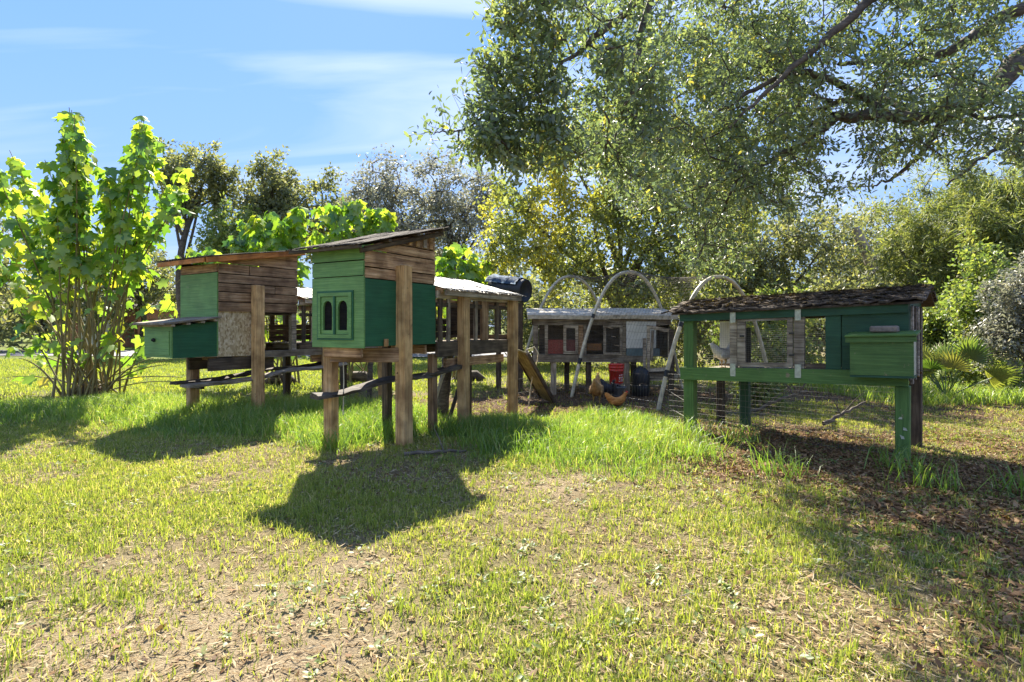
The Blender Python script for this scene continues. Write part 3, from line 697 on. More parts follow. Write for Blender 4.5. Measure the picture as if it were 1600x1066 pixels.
    for side in (0, 1):
        bm = bmesh.new(); vs = []
        for dz in (.0, .022):
            for s, q in ((-.2, 0), (L + .12, 0), (L + .12, 1), (-.2, 1)): vs.append(bm.verts.new(roofP(s, q, side, dz)))
        for q in ((0, 1, 2, 3), (4, 5, 6, 7), (0, 1, 5, 4), (1, 2, 6, 5), (2, 3, 7, 6), (3, 0, 4, 7)): bm.faces.new([vs[i] for i in q])
        rd = bm_obj('roof_deck', bm, M_DARKW, root)
        rows = 8
        for r in range(rows):
            s = -.24 + random.uniform(-.1, .05)
            while s < L + .1:
                w = random.uniform(.16, .42); e = min(s + w, L + .15); q0, q1 = r / rows - .03 + random.uniform(-.03, .03), (r + 1.5) / rows
                nn = 5; bm = bmesh.new(); top = []; bot = []; lift = .034 + random.uniform(0, .03) 
                for i in range(nn + 1):
                    t = i / nn; ss = s + (e - s) * t; rag = random.uniform(-.09, .06)
                    cu = random.uniform(-.006, .022)
                    top.append((bm.verts.new(roofP(ss, max(q0 + rag, -.12), side, lift + cu)), bm.verts.new(roofP(ss, min(q1, 1.04), side, .03 + random.uniform(0, .012)))))
                    bot.append((bm.verts.new(roofP(ss, max(q0 + rag, -.12), side, lift + cu - .02)), bm.verts.new(roofP(ss, min(q1, 1.04), side, .021))))
                for i in range(nn):
                    bm.faces.new((top[i][0], top[i + 1][0], top[i + 1][1], top[i][1])); bm.faces.new((bot[i][0], bot[i][1], bot[i + 1][1], bot[i + 1][0]))
                    bm.faces.new((top[i][0], bot[i][0], bot[i + 1][0], top[i + 1][0])); bm.faces.new((top[i][1], top[i + 1][1], bot[i + 1][1], bot[i][1]))
                bm.faces.new((top[0][0], top[0][1], bot[0][1], bot[0][0])); bm.faces.new((top[-1][0], bot[-1][0], bot[-1][1], top[-1][1]))
                bm_obj('shingle', bm, M_SHING, rd)
                s = e - .005
        # needles and leaf scraps lying on the roof
        A = Acc()
        for k in range(1500 if side == 0 else 300):
            p = roofP(random.uniform(-.2, L + .1), random.random() ** .8, side, .062); an = math.radians(-41) + random.gauss(0, .5); l = random.uniform(.03, .13); d = Vector((math.cos(an), math.sin(an), random.uniform(-.15, .25))) * l; n_ = Vector((-d.y, d.x, 0)) * random.uniform(.05, .2)
            A.add(np.array([p - d / 2 - n_ / 2, p + d / 2 - n_ / 2, p + d / 2 + n_ / 2, p - d / 2 + n_ / 2]), np.array([[0, 1, 2, 3]]), random.random())
        o = A.obj('roof_litter', M_LITTER, rd); o['kind'] = 'stuff'
    # wire skirt below
    wire_grid('wire_skirt', f.P(-.35, .10, -.02), f.u * (L + .25), (0, 0, .78), 46, 11, .0013, M_WIRE, root, .03)
    wire_grid('wire_skirt', f.P(.1, B + .05, -.02), f.u * (L - .2), (0, 0, .80), 40, 14, .0012, M_WIRE, root, .02)
    # block on the nest box lid
    bk = board('concrete_block', f.P(2.03, -.19, z1 + .078 + T * 2), f.P(2.28, -.19, z1 + .08 + T * 2.2), .065, .10, M_BRICK, None, bev=.012, jit=.006)
    tag(bk, 'grey brown brick lying flat on the green nest box lid', 'brick')
    return f
M_SHING = wood('rotten_shingle', (.022, .017, .012), (.085, .062, .044), (.25, .19, .135), (6, 6, 16), bump=1.0, hue=.45, rough=.95)
M_LITTER = leafm('dry_litter', [(0, (.05, .03, .018)), (.45, (.17, .11, .06)), (.8, (.32, .23, .13)), (1, (.42, .34, .22))], .15, 0)
fE = hutch_right()

# ------------------------------------------------------------------ white hutch in the run
def hutch_white():
    D = 11.8; k = F_PX / D; X = lambda px: (px - 800) / k; Zp = lambda py: EYE - (py - HOR) / k
    root = thing('poultry_hutch', (X(940), D + .4, 0), 'long grey wooden hutch with white roof edge, behind the pipe hoops', 'hutch')
    f = Frame(800, D, 0); fr = f.right(); bk = f.right(.85)
    def rc(name, x0, x1, y0, y1, d0, d1, mat, parent=root, frm=fr, j=.004): return frect(name, frm, X(x0), X(x1), Zp(y1), Zp(y0), d0, d1, mat, parent, j)
    # roof: a weathered white sheet with rolled front edge
    a, b = X(824), X(1056); bm = bmesh.new(); g = []
    for i in range(25):
        x = a + (b - a) * i / 24; row = []
        for (dy, dz) in ((-.16, Zp(499)), (-.17, Zp(493)), (-.12, Zp(489)), (.3, 1.72), (1.0, 1.80), (1.0, 1.77), (-.1, Zp(496) - .01)):
            row.append(bm.verts.new((x, D + dy + random.uniform(-.008, .008), dz + random.uniform(-.004, .004) + .006 * math.sin(i * .5))))
        g.append(row)
    for i in range(24):
        for q in range(7): bm.faces.new((g[i][q], g[i + 1][q], g[i + 1][(q + 1) % 7], g[i][(q + 1) % 7]))
    bm.faces.new(g[0]); bm.faces.new(g[-1])
    bm_obj('roof', bm, plain('chalky_roofing', (.44, .39, .31), .8, 0, .35, 14, .5), root)
    rc('header', 833, 1048, 498, 508, 0, .03, M_GREY); rc('header', 833, 1048, 498, 508, 0, .03, M_DARKW, frm=bk)
    rc('sill', 833, 1005, 554, 566, 0, .035, M_GREY); rc('sill', 833, 1005, 554, 566, 0, .03, M_DARKW, frm=bk)
    for (x0, x1, m) in ((833, 841, M_GREY), (851, 856, M_GREY), (904, 911, M_BROWN), (912, 916, M_GREY), (972.5, 977.5, M_GREY)): rc('stud', x0, x1, 508.2, 553.8, 0, .028, m)
    for (x0, x1, y0, y1) in ((880, 903, 508.5, 553), (942, 972, 507.5, 555)):
        i = 4.5
        d = fring('door', fr, [(X(x0), Zp(y1)), (X(x1), Zp(y1)), (X(x1), Zp(y0)), (X(x0), Zp(y0))], [(X(x0 + i), Zp(y1 - i)), (X(x1 - i), Zp(y1 - i)), (X(x1 - i), Zp(y0 + i)), (X(x0 + i), Zp(y0 + i))], .03, .06, M_GREY, root)
        wire_grid('door_mesh', (X(x0 + i), D - .04, Zp(y1 - i)), (X(x1 - i) - X(x0 + i), 0, 0), (0, 0, Zp(y0 + i) - Zp(y1 - i)), 10, 18, .0015, M_WIRE, d)
    rc('wall_panel', 978, 1024, 502.5, 544, .032, .05, M_WHITEB)['label'] = 'bare white board'
    rc('wall_panel', 978, 1030, 544.5, 556, .032, .048, M_BLUEP)['label'] = 'blue grey strip'
    wire_grid('wire_mesh', (X(841), D - .012, Zp(554)), (X(975) - X(841), 0, 0), (0, 0, Zp(508) - Zp(554)), 60, 22, .0011, M_WIRE, root)
    rc('back_wall', 845, 1048, 508, 554, 0, .02, M_DARKW, frm=bk)
    board('floor_sheet', (X(835), D + .42, Zp(556)), (X(1003), D + .42, Zp(556)), .02, .82, M_DARKW, root)
    frect('end_wall', (Vector((X(1046), D, 0)), Vector((0, 1, 0)), Vector((1, 0, 0))), .04, .83, Zp(560), Zp(500), 0, .02, M_DARKW, root)
    # wire extension at the right end, with its own door
    rc('extension_post', 999, 1004, 528, 627, .30, .34, M_GREY); rc('extension_post', 1038, 1046, 515, 628, .26, .34, M_DARKW)
    d = fring('door', f.right(-.3), [(X(1005), Zp(580)), (X(1042), Zp(577)), (X(1042), Zp(514)), (X(1005), Zp(508))], [(X(1010), Zp(574)), (X(1037), Zp(572)), (X(1037), Zp(519)), (X(1010), Zp(514))], .0, .03, M_GREY, root)
    wire_grid('door_mesh', (X(1009), D - .312, Zp(576)), (X(1038) - X(1009), 0, 0), (0, 0, Zp(514) - Zp(576)), 14, 26, .0016, M_WIRE, d)
    board('door_brace', (X(1012), D - .315, Zp(562)), (X(1014), D - .315, Zp(516)), .05, .03, M_GREY, d, up=(1, 0, 0))
    rc('shelf_beam', 1006, 1054, 580, 593, .2, .26, M_GREY)
    board('extension_floor', (X(1006), D - .1, Zp(580)), (X(1050), D - .1, Zp(580)), .03, .5, M_DARKW, root)
    # legs
    for px, y, m in ((865, 0, M_GREY), (890, .55, M_DARKW), (921, .1, M_DARKW), (980, .0, M_GREY), (1000, .6, M_DARKW)):
        post('leg', (X(px), D + .05 + y, 0), -.2, Zp(566), .11, m, root)
    # red basket and an orange tray inside
    tag(frect('basket', f.right(.35), X(856), X(903), Zp(553), Zp(531), 0, .35, plain('red_basket', (.22, .03, .02), .5, 0, .5, 40, .4), None), 'dark red plastic basket inside the long grey hutch', 'basket')
    tag(frect('feed_tray', f.right(.4), X(918), X(941), Zp(548), Zp(537), 0, .3, plain('orange_tray', (.26, .11, .03), .6, 0, .2, 10, .1), None), 'flat orange brown tray inside the long grey hutch', 'tray')
hutch_white()

# ------------------------------------------------------------------ pipe hoops and netting
HD = Vector((.87, .49, 0)).normalized()
def hoop_pt(foot, span, h, x): return Vector(foot) + HD * span * x + Vector((0, 0, h * (1 - abs(1 - 2 * x) ** 2.3)))
HOOPS = [((.15, 13.4, 0), 3.0, 2.62, 'grey white pipe hoop farthest back, left of the long hutch roof'), ((1.18, 11.4, 0), 3.0, 2.54, 'middle pale pipe hoop crossing in front of the long grey hutch'), ((2.36, 9.33, 0), 2.9, 2.26, 'nearest pale pipe hoop beside the green hutch')]
for foot, sp, h, lab in HOOPS:
    a = Acc(); a.tube([hoop_pt(foot, sp, h, x) + Vector((0, 0, -.05 if x in (0, 1) else 0)) for x in (1 - np.cos(np.linspace(0, np.pi, 41))) / 2], .035, 10)
    root = mesh_obj('pipe_hoop', a.mesh('pipe_hoop', True), M_PVC); tag(root, lab, 'pipe hoop', 'pipe hoops over the run')
    for x in (.06, .17):
        b = Acc(); p, q = hoop_pt(foot, sp, h, x), hoop_pt(foot, sp, h, x + .012); b.tube([p, q], .041, 10); b.obj('clamp', M_BLACK, root)
def netting():
    a = Acc(); H = [HOOPS[0], HOOPS[1], HOOPS[2]]
    def S(x, t):
        i = 0 if t < .5 else 1; u = t * 2 - i; sag = -.10 * math.sin(u * math.pi)
        A, B = hoop_pt(H[i][0], H[i][1], H[i][2], x), hoop_pt(H[i + 1][0], H[i + 1][1], H[i + 1][2], x)
        return A.lerp(B, u) + Vector((0, 0, .04 + sag * min(1, A.z)))
    for x in np.linspace(.04, .96, 50): a.tube([S(x, t) for t in np.linspace(0, 1, 15)], .0018 if abs(x - .5) > .02 else .007, 3)
    for t in np.linspace(0, 1, 60): a.tube([S(x, t) for x in np.linspace(.04, .96, 15)], .0018, 3)
    o = mesh_obj('bird_netting', a.mesh('bird_netting'), plain('brown_net', (.10, .075, .05), .8, 0, .2, 20, 0)); tag(o, 'thin dark bird netting stretched over the pipe hoops', 'netting')
netting()
def fence_wire():
    a = Acc()
    def line(pts, r=.003): a.tube(pts, r, 4)
    P = [Vector((-.2, 9.3, .28)), Vector((.55, 10.4, .26)), Vector((1.18, 11.35, .27)), Vector((1.9, 10.1, .16)), Vector((2.36, 9.28, .18)), Vector((2.3, 7.6, .2))]
    line(P); line([p + Vector((.02, 0, .22 + .05 * math.sin(i * 2))) for i, p in enumerate(P)], .002); line([p + Vector((.0, 0, -.12)) for p in P], .002)
    for t in np.linspace(0, 1, 70):
        k = min(int(t * 5), 4); u = t * 5 - k; p = P[k].lerp(P[k + 1], u); line([Vector((p.x, p.y, .0)), p + Vector((0, 0, .23))], .0014)
    o = mesh_obj('wire_fence', a.mesh('wire_fence'), M_WIRE); tag(o, 'low sagging wire fence along the feet of the pipe hoops', 'fence')
fence_wire()

# ------------------------------------------------------------------ hens
def hen(name, loc, yaw, scale, rings, label, c1, c2, group='hens', legs=True, comb=True, headk=None):
    m, N, L, b = new_mat(name + '_feathers'); t = N.new('ShaderNodeTexCoord')
    n = N.new('ShaderNodeTexNoise'); n.inputs['Scale'].default_value = 22; n.inputs['Detail'].default_value = 5
    mpn = N.new('ShaderNodeMapping'); mpn.inputs['Scale'].default_value = (.5, 1, 1.2); L.new(t.outputs['Object'], mpn.inputs[0]); L.new(mpn.outputs[0], n.inputs['Vector'])
    r = ramp(N, [(.35, c1), (.65, c2)]); L.new(n.outputs['Fac'], r.inputs[0]); L.new(r.outputs[0], b.inputs['Base Color']); b.inputs['Roughness'].default_value = .8
    bp = N.new('ShaderNodeBump'); bp.inputs['Strength'].default_value = .6; bp.inputs['Distance'].default_value = .01; L.new(n.outputs['Fac'], bp.inputs['Height']); L.new(bp.outputs[0], b.inputs['Normal'])
    bm = bmesh.new(); S = 14; prev = None; C = [Vector((x, 0, z)) for x, z, *_ in rings]
    for i, (x, z, ry, rz) in enumerate(rings):
        T = (C[min(i + 1, len(C) - 1)] - C[max(i - 1, 0)]).normalized(); up = Vector((-T.z, 0, T.x)); ring = []
        for k in range(S):
            th = 2 * math.pi * k / S; ring.append(bm.verts.new(C[i] + Vector((0, 1, 0)) * ry * math.cos(th) + up * rz * math.sin(th)))
        if prev:
            for k in range(S): bm.faces.new((prev[k], prev[(k + 1) % S], ring[(k + 1) % S], ring[k]))
        else: bm.faces.new(ring)
        prev = ring
    bm.faces.new(prev)
    # folded wings: bulges on both flanks
    for s in (-1, 1):
        g = bmesh.ops.create_uvsphere(bm, u_segments=12, v_segments=8, radius=1)['verts']
        mid = min(rings, key=lambda q: -q[2]); ang = .25
        for v in g:
            q = Vector((v.co.x * .125 - .02, s * (mid[2] * .82) + v.co.y * .028, mid[1] + .015 + v.co.z * .06)); q.z -= (q.x) * ang * -1; v.co = q
    M = Matrix.Translation(Vector(loc)) @ Matrix.Rotation(yaw, 4, 'Z') @ Matrix.Scale(scale, 4)
    root = bm_obj(name, bm, m, None, M, True)
    sub = root.modifiers.new('s', 'SUBSURF'); sub.levels = 1; sub.render_levels = 1
    tag(root, label, 'hen', group)
    def part(nm, bm2, mt): return bm_obj(nm, bm2, mt, root, M)
    hx, hz = headk or (rings[-3][0], rings[-3][1])
    dirx = Vector((rings[-1][0] - rings[-3][0], 0, rings[-1][1] - rings[-3][1])).normalized(); upx = Vector((-dirx.z, 0, dirx.x))
    hc = Vector((hx, 0, hz))
    bm2 = bmesh.new(); b0 = hc + dirx * .022
    vs = [bm2.verts.new(b0 + Vector((0, .011, 0))), bm2.verts.new(b0 - Vector((0, .011, 0))), bm2.verts.new(b0 + upx * .012), bm2.verts.new(b0 - upx * .008), bm2.verts.new(b0 + dirx * .036 - upx * .006)]
    for q in ((0, 2, 4), (2, 1, 4), (1, 3, 4), (3, 0, 4), (0, 3, 1, 2)): bm2.faces.new([vs[i] for i in q])
    part('beak', bm2, M_BEAK)
    if comb:
        bm2 = bmesh.new(); pts = [(-.03, .02), (-.025, .045), (-.013, .036), (-.004, .06), (.008, .042), (.018, .05), (.028, .02), (.0, .01)]
        A = [bm2.verts.new(hc + dirx * a + upx * b_ + Vector((0, .005, 0))) for a, b_ in pts]; B_ = [bm2.verts.new(hc + dirx * a + upx * b_ - Vector((0, .005, 0))) for a, b_ in pts]
        bm2.faces.new(A); bm2.faces.new(B_)
        for i in range(len(A)): bm2.faces.new((A[i], A[(i + 1) % len(A)], B_[(i + 1) % len(A)], B_[i]))
        part('comb', bm2, M_COMB)
        bm2 = bmesh.new(); bmesh.ops.create_uvsphere(bm2, u_segments=8, v_segments=6, radius=1)
        for v in bm2.verts: v.co = hc + dirx * .018 - upx * .036 + Vector((v.co.x * .009, v.co.y * .013, v.co.z * .019))
        part('wattle', bm2, M_COMB)
    for s in (-1, 1):
        bm2 = bmesh.new(); bmesh.ops.create_uvsphere(bm2, u_segments=8, v_segments=6, radius=.005)
        for v in bm2.verts: v.co += hc + Vector((0, s * .024, 0)) + upx * .007 + dirx * .01
        part('eye', bm2, M_BLACK)
    if legs:
        for s in (-1, 1):
            a = Acc(); h = Vector((.0, s * .045, .15)); kx = .012 * s
            a.tube([h, h + Vector((.02, 0, -.05)), Vector((.0 + kx, s * .047, .065)), Vector((.012 + kx, s * .048, .008))], [.026, .016, .008, .007], 6)
            for th in (-.5, 0, .5, math.pi): a.tube([Vector((.012 + kx, s * .048, .008)), Vector((.012 + kx + .05 * math.cos(th), s * .048 + .05 * math.sin(th), .004))], [.006, .003], 5)
            mesh_obj('leg', a.mesh('leg'), M_BEAK, root, M)
    return root
M_BEAK = plain('beak_horn', (.42, .28, .08), .5, 0, .15, 20, 0); M_COMB = plain('comb_skin', (.5, .03, .02), .5, 0, .15, 20, .1)
STAND = [(-.27, .40, .006, .01), (-.245, .385, .018, .045), (-.19, .33, .04, .06), (-.13, .27, .075, .085), (-.05, .225, .098, .105), (.04, .215, .10, .105), (.10, .235, .085, .095), (.135, .29, .06, .068), (.15, .345, .042, .045), (.16, .39, .034, .036), (.185, .405, .03, .03), (.20, .405, .018, .02), (.212, .402, .006, .006)]
PECK = [(-.27, .37, .006, .01), (-.245, .36, .018, .045), (-.19, .315, .04, .06), (-.13, .26, .075, .08), (-.05, .215, .098, .10), (.04, .195, .10, .10), (.11, .20, .085, .085), (.17, .215, .058, .06), (.225, .215, .042, .042), (.275, .18, .034, .034), (.30, .14, .03, .03), (.308, .12, .018, .02), (.31, .105, .006, .006)]
REST = [(-.25, .30, .006, .01), (-.23, .29, .02, .045), (-.18, .235, .045, .06), (-.12, .16, .08, .08), (-.04, .115, .105, .10), (.05, .115, .105, .10), (.11, .145, .085, .09), (.15, .20, .058, .064), (.175, .25, .042, .044), (.195, .285, .034, .036), (.22, .292, .03, .03), (.235, .288, .018, .02), (.247, .283, .006, .006)]
def on_ground(px, D): p = at(px, HOR, D); return (p.x, D, gz(p.x, D))
hen('hen', on_ground(932, 10.3), math.radians(75), 1.2, STAND, 'large buff brown hen standing with her back turned, left of the red bucket', (.28, .15, .05), (.46, .27, .10))
hen('hen', on_ground(963, 9.85), math.radians(6), .80, REST, 'orange red hen sitting low in front of the red bucket', (.42, .15, .03), (.62, .28, .07), legs=False)
hen('hen', on_ground(951, 10.9), math.radians(-60), .95, STAND, 'black hen standing in shade between the buff hen and the bucket', (.01, .01, .012), (.03, .03, .035))
wp = fE.P(.30, .33, .858)
hen('hen', wp, math.radians(25), .80, STAND, 'white hen with red comb inside the green hutch', (.62, .55, .46), (.78, .72, .62), legs=True)

# ------------------------------------------------------------------ bucket feeder
def bucket():
    p = Vector(on_ground(963, 11.15)); root = thing('bucket_feeder', p, 'red plastic bucket feeder with white print on a dark tray, under the long grey hutch', 'bucket')
    def lathe(nm, prof, mat, parent=root, off=(0, 0, 0)):
        bm = bmesh.new(); S = 28; prev = None
        for r, z in prof:
            ring = [bm.verts.new((r * math.cos(2 * math.pi * k / S), r * math.sin(2 * math.pi * k / S), z)) for k in range(S)]
            if prev:
                for k in range(S): bm.faces.new((prev[k], prev[(k + 1) % S], ring[(k + 1) % S], ring[k]))
            prev = ring
        return bm_obj(nm, bm, mat, parent, Matrix.Translation(p + Vector(off)), True)
    b = lathe('bucket_body', [(.0, .27), (.125, .27), (.13, .28), (.14, .52), (.148, .52), (.148, .545), (.142, .55), (.143, .58), (.155, .58), (.157, .60), (.15, .605), (.148, .63), (.158, .635), (.16, .655), (.15, .66), (.146, .65), (.135, .50), (.12, .29), (0, .285)], M_RED)
    # white lettering, too blurred to read: short print strokes on the wall
    for r_ in range(4):
        for c_ in range(3):
            th = math.radians(-82 + c_ * 15 + (r_ % 2) * 3); z = .335 + r_ * .038; rr = .1345 + (z - .28) / .24 * .01
            a = Acc(); pts = [p + Vector((rr * math.cos(th + e), rr * math.sin(th + e), z + .006 * math.sin(c_ + r_ * 2))) for e in (0, .06, .12, .17)]
            a.tube(pts, [.008, .01, .009, .007], 5); a.obj('print', M_PRINT, b)
    lathe('feed_tray', [(0, .0), (.10, .0), (.115, .13), (.15, .15), (.19, .21), (.195, .215), (.19, .225), (.14, .17), (0, .165)], M_TRAY)
    lathe('feed_stem', [(.09, .17), (.085, .275), (0, .276)], M_BLACK)
    for s in (-1, 0, 1):
        a = Acc(); c = p + Vector((s * .085, -.135, .26)); a.tube([c + Vector((.03 * math.cos(q), 0, .03 * math.sin(q))) for q in np.linspace(0, 6.28, 13)], .007, 5); a.obj('feed_port', M_TRAY, root)
    a = Acc(); a.tube([p + Vector((.15 * math.cos(q), 0, .64 + .13 * math.sin(q))) for q in np.linspace(0, math.pi, 15)], .003, 5); a.obj('handle', M_WIRE, root)
bucket()

# ------------------------------------------------------------------ drum, tyre, poles, branches
def drum():
    c = at(822, 455, 12.6); ax = Vector((-.80, .55, .12)).normalized(); side = ax.cross(Vector((0, 0, 1))).normalized(); up = side.cross(ax)
    root = thing('feed_drum', (c.x, c.y, 0), 'black drum on its side under a crumpled blue tarp, behind the tin-roofed run', 'drum')
    bm = bmesh.new(); S = 24; rings = []
    for (d, r) in ((.05, .0), (.05, .21), (0, .235), (.0, .25), (.03, .26), (.28, .25), (.30, .265), (.33, .25), (.6, .25), (.62, .265), (.65, .25), (.9, .24), (.9, 0)):
        rings.append([bm.verts.new(c + ax * d + (side * math.cos(2 * math.pi * k / S) + up * math.sin(2 * math.pi * k / S)) * max(r, .001)) for k in range(S)])
    for a, b in zip(rings, rings[1:]):
        for k in range(S): bm.faces.new((a[k], a[(k + 1) % S], b[(k + 1) % S], b[k]))
    bm_obj('drum_body', bm, M_BLACK, root, None, True)
    bm = bmesh.new(); g = []
    for i in range(14):
        row = []
        for k in range(15):
            th = math.radians(25 + 130 * k / 14); d = .12 + .85 * i / 13; r = .285 + random.uniform(-.015, .025) + .012 * math.sin(k * 2.1 + i)
            row.append(bm.verts.new(c + ax * d + (side * math.cos(th) + up * math.sin(th)) * r))
        g.append(row)
    for i in range(13):
        for k in range(14): bm.faces.new((g[i][k], g[i + 1][k], g[i + 1][k + 1], g[i][k + 1]))
    bmesh.ops.solidify(bm, geom=list(bm.faces), thickness=.006)
    bm_obj('tarp', bm, M_TARP, root, None, True)
    for d in (.15, .75):
        q = c + ax * d; post('stand_post', (q.x, q.y, 0), -.1, q.z - .27, .12, M_DARKW, root)
drum()
def tub():
    p = Vector(on_ground(1001, 11.45)); bm = bmesh.new(); S = 24; prev = None
    for r, z in ((.155, 0), (.17, .02), (.178, .2), (.172, .22), (.178, .24), (.175, .40), (.15, .50), (.09, .555), (.05, .56), (.05, .585), (.0, .59)):
        ring = [bm.verts.new(p + Vector((r * math.cos(2 * math.pi * k / S), r * math.sin(2 * math.pi * k / S), z))) for k in range(S)]
        if prev:
            for k in range(S): bm.faces.new((prev[k], prev[(k + 1) % S], ring[(k + 1) % S], ring[k]))
        prev = ring
    tag(bm_obj('plastic_barrel', bm, M_BLACK, None, None, True), 'small domed black plastic barrel right of the red bucket', 'barrel')
tub()
def stick(name, pts, r0, r1, mat, label, cat, group=None, seed=0, forks=0):
    rg = random.Random(seed); P = [Vector(p) for p in pts]; Q = []
    for i in range(len(P) - 1):
        for t in np.linspace(0, 1, 6)[:-1]: Q.append(P[i].lerp(P[i + 1], t) + Vector((rg.uniform(-.012, .012), rg.uniform(-.012, .012), rg.uniform(-.012, .012))))
    Q.append(P[-1]); a = Acc(); a.tube(Q, np.linspace(r0, r1, len(Q)), 7)
    for k in range(forks):
        i = rg.randrange(len(Q) // 3, len(Q) - 1); d = Vector((rg.uniform(-1, 1), rg.uniform(-.5, .5), rg.uniform(.1, 1))) * .28
        a.tube([Q[i], Q[i] + d * .5 + Vector((0, 0, .02)), Q[i] + d], [r1 * .8, r1 * .6, r1 * .3], 5)
    return tag(mesh_obj(name, a.mesh(name, True), mat), label, cat, group)
stick('fallen_branch', [at(1288, 663, 7.6), at(1318, 645, 7.75), at(1352, 628, 7.9)], .03, .012, M_TWIG, 'dark stick leaning up from the litter behind the wire skirt', 'branch', 'fallen branches', 1, 2)
stick('fallen_branch', [at(1130, 650, 9.0), at(1180, 642, 9.0), at(1222, 622, 9.0), at(1262, 612, 9.1)], .03, .02, M_TWIG, 'long forked dark branch lying behind the green hutch', 'branch', 'fallen branches', 2, 4)
stick('white_pole', [at(672, 655, 8.3), at(700, 560, 8.6)], .028, .024, M_PVC, 'thin whitish pole leaning against the tin-roofed run', 'pole', None, 3)
stick('fallen_branch', [Vector((-1.15, 6.15, .04)), Vector((-.8, 6.2, .05)), Vector((-.5, 6.3, .04))], .022, .012, M_TWIG, 'short dark stick on bare soil below the tall green coop', 'branch', 'fallen branches', 4, 1)
stick('dead_snag', [Vector((13.6, 21, -.2)), Vector((13.4, 21, 2.6)), Vector((13.0, 21, 4.0)), Vector((12.6, 21.2, 5.0))], .30, .16, M_GREY, 'pale broken dead trunk standing among the trees above the green hutch', 'dead tree', None, 5)
for k, (px, D, lean, lab) in enumerate(((690, 8.9, .05, 'charred leaning stump post under the tin-roofed run'), (606, 10.4, 0, 'thin dark post far under the tall green coop'), (577, 10.8, .02, 'crooked dark post behind the tall coop, left one'))):
    p = Vector(on_ground(px, D)); stick('old_post', [p - Vector((0, 0, .1)), p + Vector((lean, 0, .55)), p + Vector((lean * 2, .05, .95))], .10 if k == 0 else .05, .085 if k == 0 else .045, M_BARK, lab, 'post', None, 10 + k)
def hose():
    a = Acc(); a.tube([at(815, 560, 10.0), at(822, 547, 10.0), at(835, 542, 10.0), at(841, 552, 10.0), at(838, 570, 10.0), at(834, 580, 10.05), at(830, 600, 10.1), Vector(on_ground(826, 10.15)) + Vector((0, 0, .01))], .012, 6)
    tag(mesh_obj('hose', a.mesh('hose', True), M_PVC), 'white curled hose hanging beside the mossy ramp', 'hose')
hose()
# ------------------------------------------------------------------ foliage builders
def unit(a): return a / (np.linalg.norm(a, axis=-1, keepdims=True) + 1e-9)
def leaf_arrays(pos, size, axis, shape, rng, width=.5, normal=None):
    n = len(pos); axis = unit(axis)
    if normal is None: normal = unit(rng.normal(size=(n, 3)) + np.array([0, 0, .9]))
    side = unit(np.cross(normal, axis)); nor = np.cross(axis, side)
    s = np.broadcast_to(size, (n,))[:, None]; w = s * width
    if shape == 'rhomb':
        P = [pos, pos + axis * s * .45 + side * w * .5 - nor * s * .06, pos + axis * s, pos + axis * s * .45 - side * w * .5 - nor * s * .06]
        F = np.array([[0, 2, 1], [0, 3, 2]])
    elif shape == 'ellip':
        P = [pos, pos + axis * s * .28 + side * w * .42 + nor * s * .05, pos + axis * s * .68 + side * w * .42 + nor * s * .03, pos + axis * s - nor * s * .05,
             pos + axis * s * .68 - side * w * .42 + nor * s * .03, pos + axis * s * .28 - side * w * .42 + nor * s * .05]
        F = np.array([[0, 3, 2], [0, 2, 1], [0, 4, 3], [0, 5, 4]])
    elif shape == 'lobed':
        O = LOBE
        c1 = rng.uniform(.05, .6, n)[:, None]; c2 = rng.uniform(-.1, .5, n)[:, None]; tw = rng.normal(size=n)[:, None] * .25
        P = [pos + axis * s * x + side * s * y - nor * s * (c1 * x * x + c2 * abs(y) + tw * x * y) for x, y in O]
        F = np.array([[0, i, i + 1] for i in range(1, len(O) - 1)] + [[0, len(O) - 1, 1]])
    k = len(P); V = np.stack(P, 1).reshape(-1, 3)
    return V, (F[None] + (np.arange(n) * k)[:, None, None]).reshape(-1, 3), k
_half = [(.0, .0), (-.10, .20), (.02, .46), (.22, .30), (.40, .52), (.60, .46), (.60, .20), (1.0, .0)]
LOBE = [(.30, 0)] + _half + [(x, -y) for x, y in _half[-2:0:-1]]
class Leaves:
    def __init__(s): s.V, s.F, s.A, s.n = [], [], [], 0
    def add(s, pos, size, axis, shape, rng, v, width=.5, normal=None):
        if not len(pos): return
        V, F, k = leaf_arrays(pos, size, axis, shape, rng, width, normal)
        s.V.append(V); s.F.append(F + s.n); s.n += len(V); s.A.append(np.repeat(np.broadcast_to(v, (len(pos),)), k))
    def mesh(s, name): return fast_mesh(name, np.concatenate(s.V), [np.concatenate(s.F)], {'v': np.concatenate(s.A)})
def bez(p0, p1, p2, n):
    t = np.linspace(0, 1, n)[:, None]; p0, p1, p2 = map(np.asarray, (p0, p1, p2))
    return (1 - t) ** 2 * p0 + 2 * t * (1 - t) * p1 + t * t * p2
